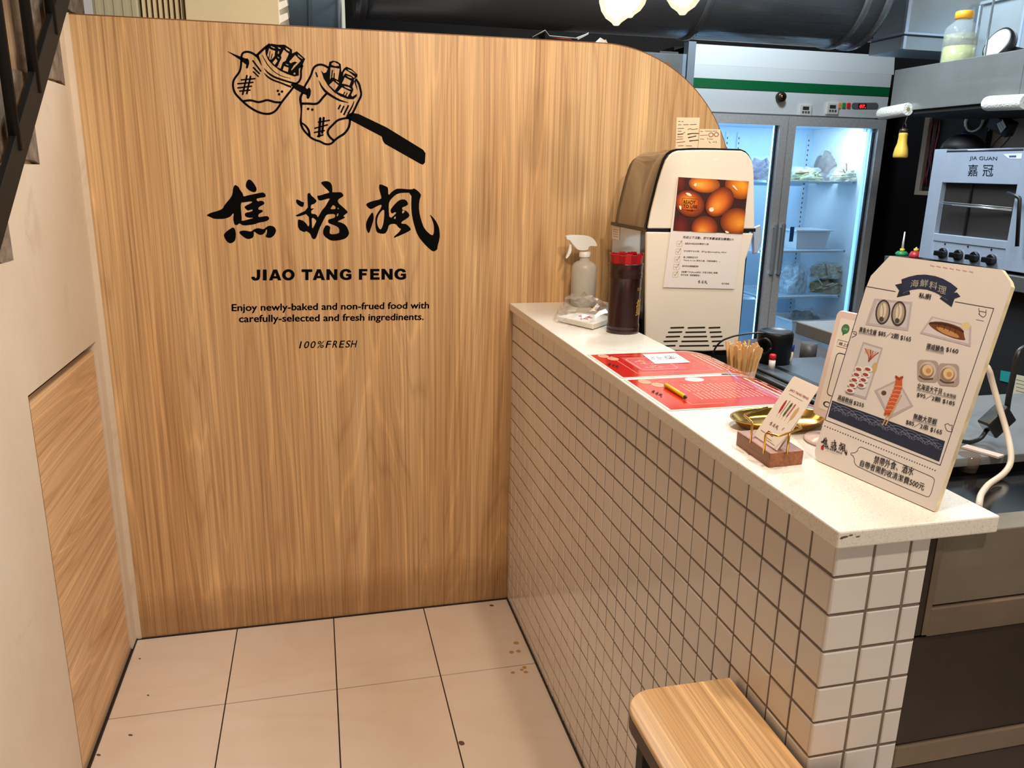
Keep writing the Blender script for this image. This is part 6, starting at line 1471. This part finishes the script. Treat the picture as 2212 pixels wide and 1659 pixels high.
def tub(x, y, z, w, d, h, label, mat):
    t = thing('plastic_tub', (x, y, z), label, 'tub')
    k = 0.86
    b4 = [(x-w*k, y-d*k), (x+w*k, y-d*k), (x+w*k, y+d*k), (x-w*k, y+d*k)]; t4 = [(x-w, y-d), (x+w, y-d), (x+w, y+d), (x-w, y+d)]
    mb = MB(); vs = [(a, b, z+0.001) for a, b in b4]+[(a, b, z+h) for a, b in t4]; mb.add(vs, [(3, 2, 1, 0), (0, 1, 5, 4), (1, 2, 6, 5), (2, 3, 7, 6), (3, 0, 4, 7)]); mb.build('body', mat, t)
    mb = MB(); mb.box(x-w-0.012, x+w+0.012, y-d-0.012, y-d, z+h-0.008, z+h); mb.box(x-w-0.012, x+w+0.012, y+d, y+d+0.012, z+h-0.008, z+h); mb.box(x-w-0.012, x-w, y-d, y+d, z+h-0.008, z+h); mb.box(x+w, x+w+0.012, y-d, y+d, z+h-0.008, z+h); mb.build('rim', mat, t)
    for i in range(12):
        q = -w*0.9+1.8*w*i/11; MB().add([(x+q*k-0.003, y-d*k-0.004, z+0.01), (x+q*k+0.003, y-d*k-0.004, z+0.01), (x+q+0.003, y-d-0.004, z+h-0.012), (x+q-0.003, y-d-0.004, z+h-0.012)], [(0, 1, 2, 3)]).build('rib', mat, t)
    return t
TUB = M('white_tub', (242, 244, 246), 0.4)
tub(fxp(1733, S2, FY+0.26), FY+0.26, S2, 0.115, 0.10, 0.115, 'white ribbed plastic tub alone on the middle refrigerator shelf', TUB)
tb2 = fxp(1715, 0.5, FY+0.24)
tub(tb2+0.06, FY+0.24, 0.262, 0.15, 0.12, 0.27, 'deep white tub of wrapped food at the bottom of the refrigerator', TUB)
bag(tb2+0.06, FY+0.24, 0.44, 0.125, 0.10, 0.14, 8, (120, 122, 116), 'plastic wrapped grey food heaped in the deep white tub')
ms = fxp(1705, S3-0.12, FY+0.42)
bwl = tag(MB().lathe([(0.07, 0.0), (0.10, 0.05), (0.105, 0.10), (0.085, 0.17), (0.04, 0.20), (0.0, 0.205)], (ms+0.04, FY+0.488, 0.262), 24).build('steel_pot', 'polished_steel'), 'round steel pot at the back of the bottom refrigerator compartment', 'pot')

# ---- stainless refrigerator standing left of it
s2f = thing('steel_refrigerator', (0.98, 2.1, 0.0), 'stainless steel upright refrigerator partly hidden behind the oak partition', 'refrigerator')
zt2 = on(1440, 113, 'y', FY).z
MB().box(0.62, FX0-0.016, FY+0.02, FY+0.66, 0.0, zt2).build('body', 'brushed_steel', s2f, 0.002, 1)
MB().box(0.63, FX0-0.022, FY, FY+0.02, 0.1, zt2-0.012).build('door', 'brushed_steel', s2f, 0.002, 1)
MB().box(FX0-0.040, FX0-0.020, FY-0.006, FY+0.0, 0.1, zt2-0.004).build('door_edge', 'polished_steel', s2f)
MB().box(1.25, FX0-0.018, FY+0.1, FY+0.3, zt2, zt2+0.02).build('hinge_cover', M('hinge_dark', (80, 76, 74), 0.5), s2f)

# ================================================================== DUCTS ABOVE THE PARTITION
DR = 0.24; DY = 0.98
zb_ = on(1100, 66, 'y', DY).z; DZ = zb_+DR+0.012
dk = thing('round_duct', (0.8, DY, DZ-DR), 'large black round ventilation duct running above the partition', 'duct')
xb = on(770, 40, 'y', DY-0.1).x; xe_ = on(1888, 60, 'y', DY-0.12).x
MB().lathe([(DR, 0), (DR, xe_-xb)], (xb, DY, DZ), 48, 'x').build('pipe', 'black_duct_steel', dk)
for x in (xb+0.01, 0.95, xe_-0.13, xe_-0.035): MB().lathe([(DR, 0), (DR+0.007, 0.004), (DR+0.007, 0.028), (DR, 0.032)], (x, DY, DZ), 48, 'x', False).build('joint_ring', 'black_duct_steel', dk)
b2 = thing('blue_grey_duct', (-0.85, 0.62, 1.79), 'blue-grey ribbed duct section at the left end above the partition', 'duct')
xe2 = on(746, 5, 'y', 0.40).x
MB().lathe([(0.24, 0), (0.24, xe2+1.12)], (-1.12, 0.715, 2.03), 44, 'x').build('pipe', 'blue_grey_duct', b2)
for x in (xe2-0.02, xe2-0.115): MB().lathe([(0.24, 0), (0.252, 0.004), (0.252, 0.012), (0.24, 0.016)], (x, 0.715, 2.03), 44, 'x', False).build('rolled_bead', 'polished_steel' if x > xe2-0.05 else 'blue_grey_duct', b2)
hb_ = on(742, 30, 'y', 0.5)
tag(MB().box(hb_.x-0.005, hb_.x+0.005, 0.5, 0.506, 1.70, 2.80).build('hanger_strip', M('white_strip', (206, 222, 214), 0.5)), 'narrow pale hanger strip beside the blue-grey duct', 'strip')
# ---- storage shelf behind the partition carrying cartons and bits
sb = tag(MB().box(-1.13, 0.48, 0.04, 0.46, 1.690, 1.708).build('storage_shelf', M('shelf_board', (120, 92, 66), 0.6)), 'board shelf hidden behind the top of the oak partition', 'shelf')
ZB = 1.708
CRT = M('cream_carton', (226, 210, 172), 0.6, var=0.03, vscale=10)
a_, b_ = on(400, 20, 'y', 0.20).x, on(603, 20, 'y', 0.20).x
cr = thing('folded_cartons', ((a_+b_)/2, 0.30, ZB), 'stack of flat cream cartons above the partition', 'cartons')
MB().box(a_, b_, 0.20, 0.42, ZB, 2.02).build('stack', CRT, cr, 0.002, 1)
for k in range(9): MB().prism([(b_, 0.205, ZB+k*0.034), (b_+0.024, 0.21, ZB+k*0.034+0.014), (b_+0.022, 0.21, ZB+k*0.034+0.030), (b_, 0.205, ZB+k*0.034+0.020)], (0, 0.19, 0)).build('carton_flap', M('white_flap', (238, 232, 222), 0.5), cr)
c0, c1 = on(302, 15, 'y', 0.22).x, on(398, 15, 'y', 0.22).x
bk_ = thing('slatted_crate', ((c0+c1)/2, 0.30, ZB), 'cream slatted crate standing beside the flat cartons', 'crate')
MB().box(c0, c1, 0.27, 0.42, ZB, 2.0).build('back_board', M('olive_gap', (128, 108, 52), 0.7), bk_)
for k in range(8):
    x = c0+(c1-c0)*(k+0.2)/8; MB().box(x, x+(c1-c0)/8*0.55, 0.235, 0.27, ZB, 2.0).build('slat', CRT, bk_)
e0, e1 = on(150, 10, 'y', 0.22).x, on(298, 10, 'y', 0.22).x
pbx = thing('plastic_box', ((e0+e1)/2, 0.30, ZB), 'pale grey-green translucent storage box at the upper left', 'box')
MB().box(max(e0, -1.128), e1, 0.22, 0.42, ZB, 1.98).build('body', M('milky_plastic', (190, 186, 158), 0.4), pbx, 0.004, 2)
for k in range(5): x = max(e0, -1.128)+(e1-max(e0, -1.128))*(k+0.5)/5; MB().box(x-0.004, x+0.004, 0.216, 0.22, ZB+0.01, 1.97).build('rib', 'milky_plastic', pbx)
# black bent tray and crumpled paper behind the top edge
yk = 0.15; zk = lambda L: [(lambda p: (p.x, p.z))(on(1080+x/5.53, 40+y/5.53, 'y', yk)) for x, y in L]
bt = thing('black_food_tray', (0.12, yk, ZB), 'black glossy takeaway tray with turned-up corners on the partition', 'tray')
pl = zk([(385, 222), (540, 140), (590, 208), (930, 238), (1058, 172)]); lowz = ZB
for k in range(4):
    (x0, z0), (x1, z1) = pl[k], pl[k+1]
    MB().add([(x0, yk, z0), (x1, yk, z1), (x1, yk+0.10, z1+0.004), (x0, yk+0.10, z0+0.004), (x0, yk, lowz if k in (1, 2) else z0-0.004), (x1, yk, lowz if k in (1, 2) else z1-0.004)], [(0, 1, 2, 3), (4, 5, 1, 0)]).build('panel', GLOSSBLACK if k < 3 else M('pale_corner', (190, 200, 204), 0.3), bt)
MB().tube([(x, yk-0.001, z) for x, z in pl], 0.0012, 5).build('rim', M('tray_rim', (170, 170, 170), 0.3), bt)
pr_ = zk([(590, 226), (740, 246), (860, 254), (840, 240), (740, 232)])
MB().prism([(x, yk-0.0015, z) for x, z in pr_], (0, -0.0008, 0)).build('red_print', M('tray_red', (130, 20, 28), 0.4), bt)
pp = thing('crumpled_paper', (0.25, yk, ZB), 'folded white paper sticking up behind the rounded partition corner', 'paper')
L = zk([(1135, 285), (1212, 220), (1250, 258), (1280, 243), (1340, 305)])
MB().add([(L[0][0], yk, L[0][1]), (L[1][0], yk+0.01, L[1][1]), (L[2][0], yk, L[2][1]), (L[2][0], yk, ZB), (L[0][0], yk, ZB)], [(0, 4, 3, 2, 1)]).build('fold', M('crumple_white', (226, 232, 230), 0.6), pp)
MB().add([(L[2][0], yk, L[2][1]), (L[3][0], yk+0.01, L[3][1]), (L[4][0], yk+0.03, L[4][1]), (L[4][0], yk+0.03, ZB), (L[2][0], yk, ZB)], [(0, 4, 3, 2, 1)]).build('fold', M('crumple_kraft', (206, 158, 120), 0.6), pp)

# ================================================================== PENDANT BULBS OVER THE COUNTER
GB = bpy.data.materials.new('bulb_glass'); GB.use_nodes = True
nt = GB.node_tree; nt.nodes.remove(nt.nodes['Principled BSDF'])
tr = nt.nodes.new('ShaderNodeBsdfTransparent'); em = nt.nodes.new('ShaderNodeEmission'); gl = nt.nodes.new('ShaderNodeBsdfGlossy'); m1_ = nt.nodes.new('ShaderNodeMixShader'); m2_ = nt.nodes.new('ShaderNodeMixShader')
em.inputs[0].default_value = (1.0, 0.86, 0.58, 1); em.inputs[1].default_value = 1.7; m1_.inputs[0].default_value = 0.45; m2_.inputs[0].default_value = 0.10; gl.inputs['Roughness'].default_value = 0.05
nt.links.new(tr.outputs[0], m1_.inputs[1]); nt.links.new(em.outputs[0], m1_.inputs[2]); nt.links.new(m1_.outputs[0], m2_.inputs[1]); nt.links.new(gl.outputs[0], m2_.inputs[2]); nt.links.new(m2_.outputs[0], nt.nodes['Material Output'].inputs[0])
FIL = M('filament', (255, 214, 140), 0.4, emit=60, ecol=(255, 220, 160))
def bulb(u, v, y, rad, label):
    tip = on(u, v, 'y', y); x, z = tip.x, tip.z; k = rad/0.04
    t = thing('pendant_bulb', (x, y, z), label, 'pendant lamp', None)
    MB().lathe([(0.0, 0.0), (0.006*k, 0.001), (0.011*k, 0.007*k), (0.024*k, 0.016*k), (0.034*k, 0.030*k), (0.0395*k, 0.048*k), (0.040*k, 0.062*k), (0.036*k, 0.085*k), (0.026*k, 0.112*k), (0.016*k, 0.134*k), (0.0135*k, 0.142*k)], (x, y, z), 28, cap=False).build('glass', GB, t)
    for q in range(4):
        a = q*math.pi/2+0.4; MB().tube([(x+0.010*math.cos(a), y+0.010*math.sin(a), z+0.10*k), (x+0.013*math.cos(a), y+0.013*math.sin(a), z+0.05*k)], 0.0016, 6).build('filament', FIL, t)
    MB().lathe([(0.014*k, 0.138*k), (0.016*k, 0.145*k), (0.016*k, 0.19*k), (0.006, 0.20*k)], (x, y, z), 20).build('socket', BLACK, t)
    MB().tube([(x, y, z+0.20*k), (x, y, 2.80)], 0.003, 6).build('cord', BLACK, t)
    lamp('pendant_bulb_light', 'POINT', (x, y, z+0.07*k), 3.2, (1.0, 0.74, 0.44), shadow_soft_size=0.035)
bulb(1331, 56, -0.80, 0.034, 'glowing filament bulb hanging lowest above the counter')
bulb(1360, 39, -0.62, 0.036, 'clear filament bulb hanging just behind the lowest bulb')
bulb(1474, 33, -0.72, 0.040, 'glowing filament bulb hanging nearest the refrigerator')
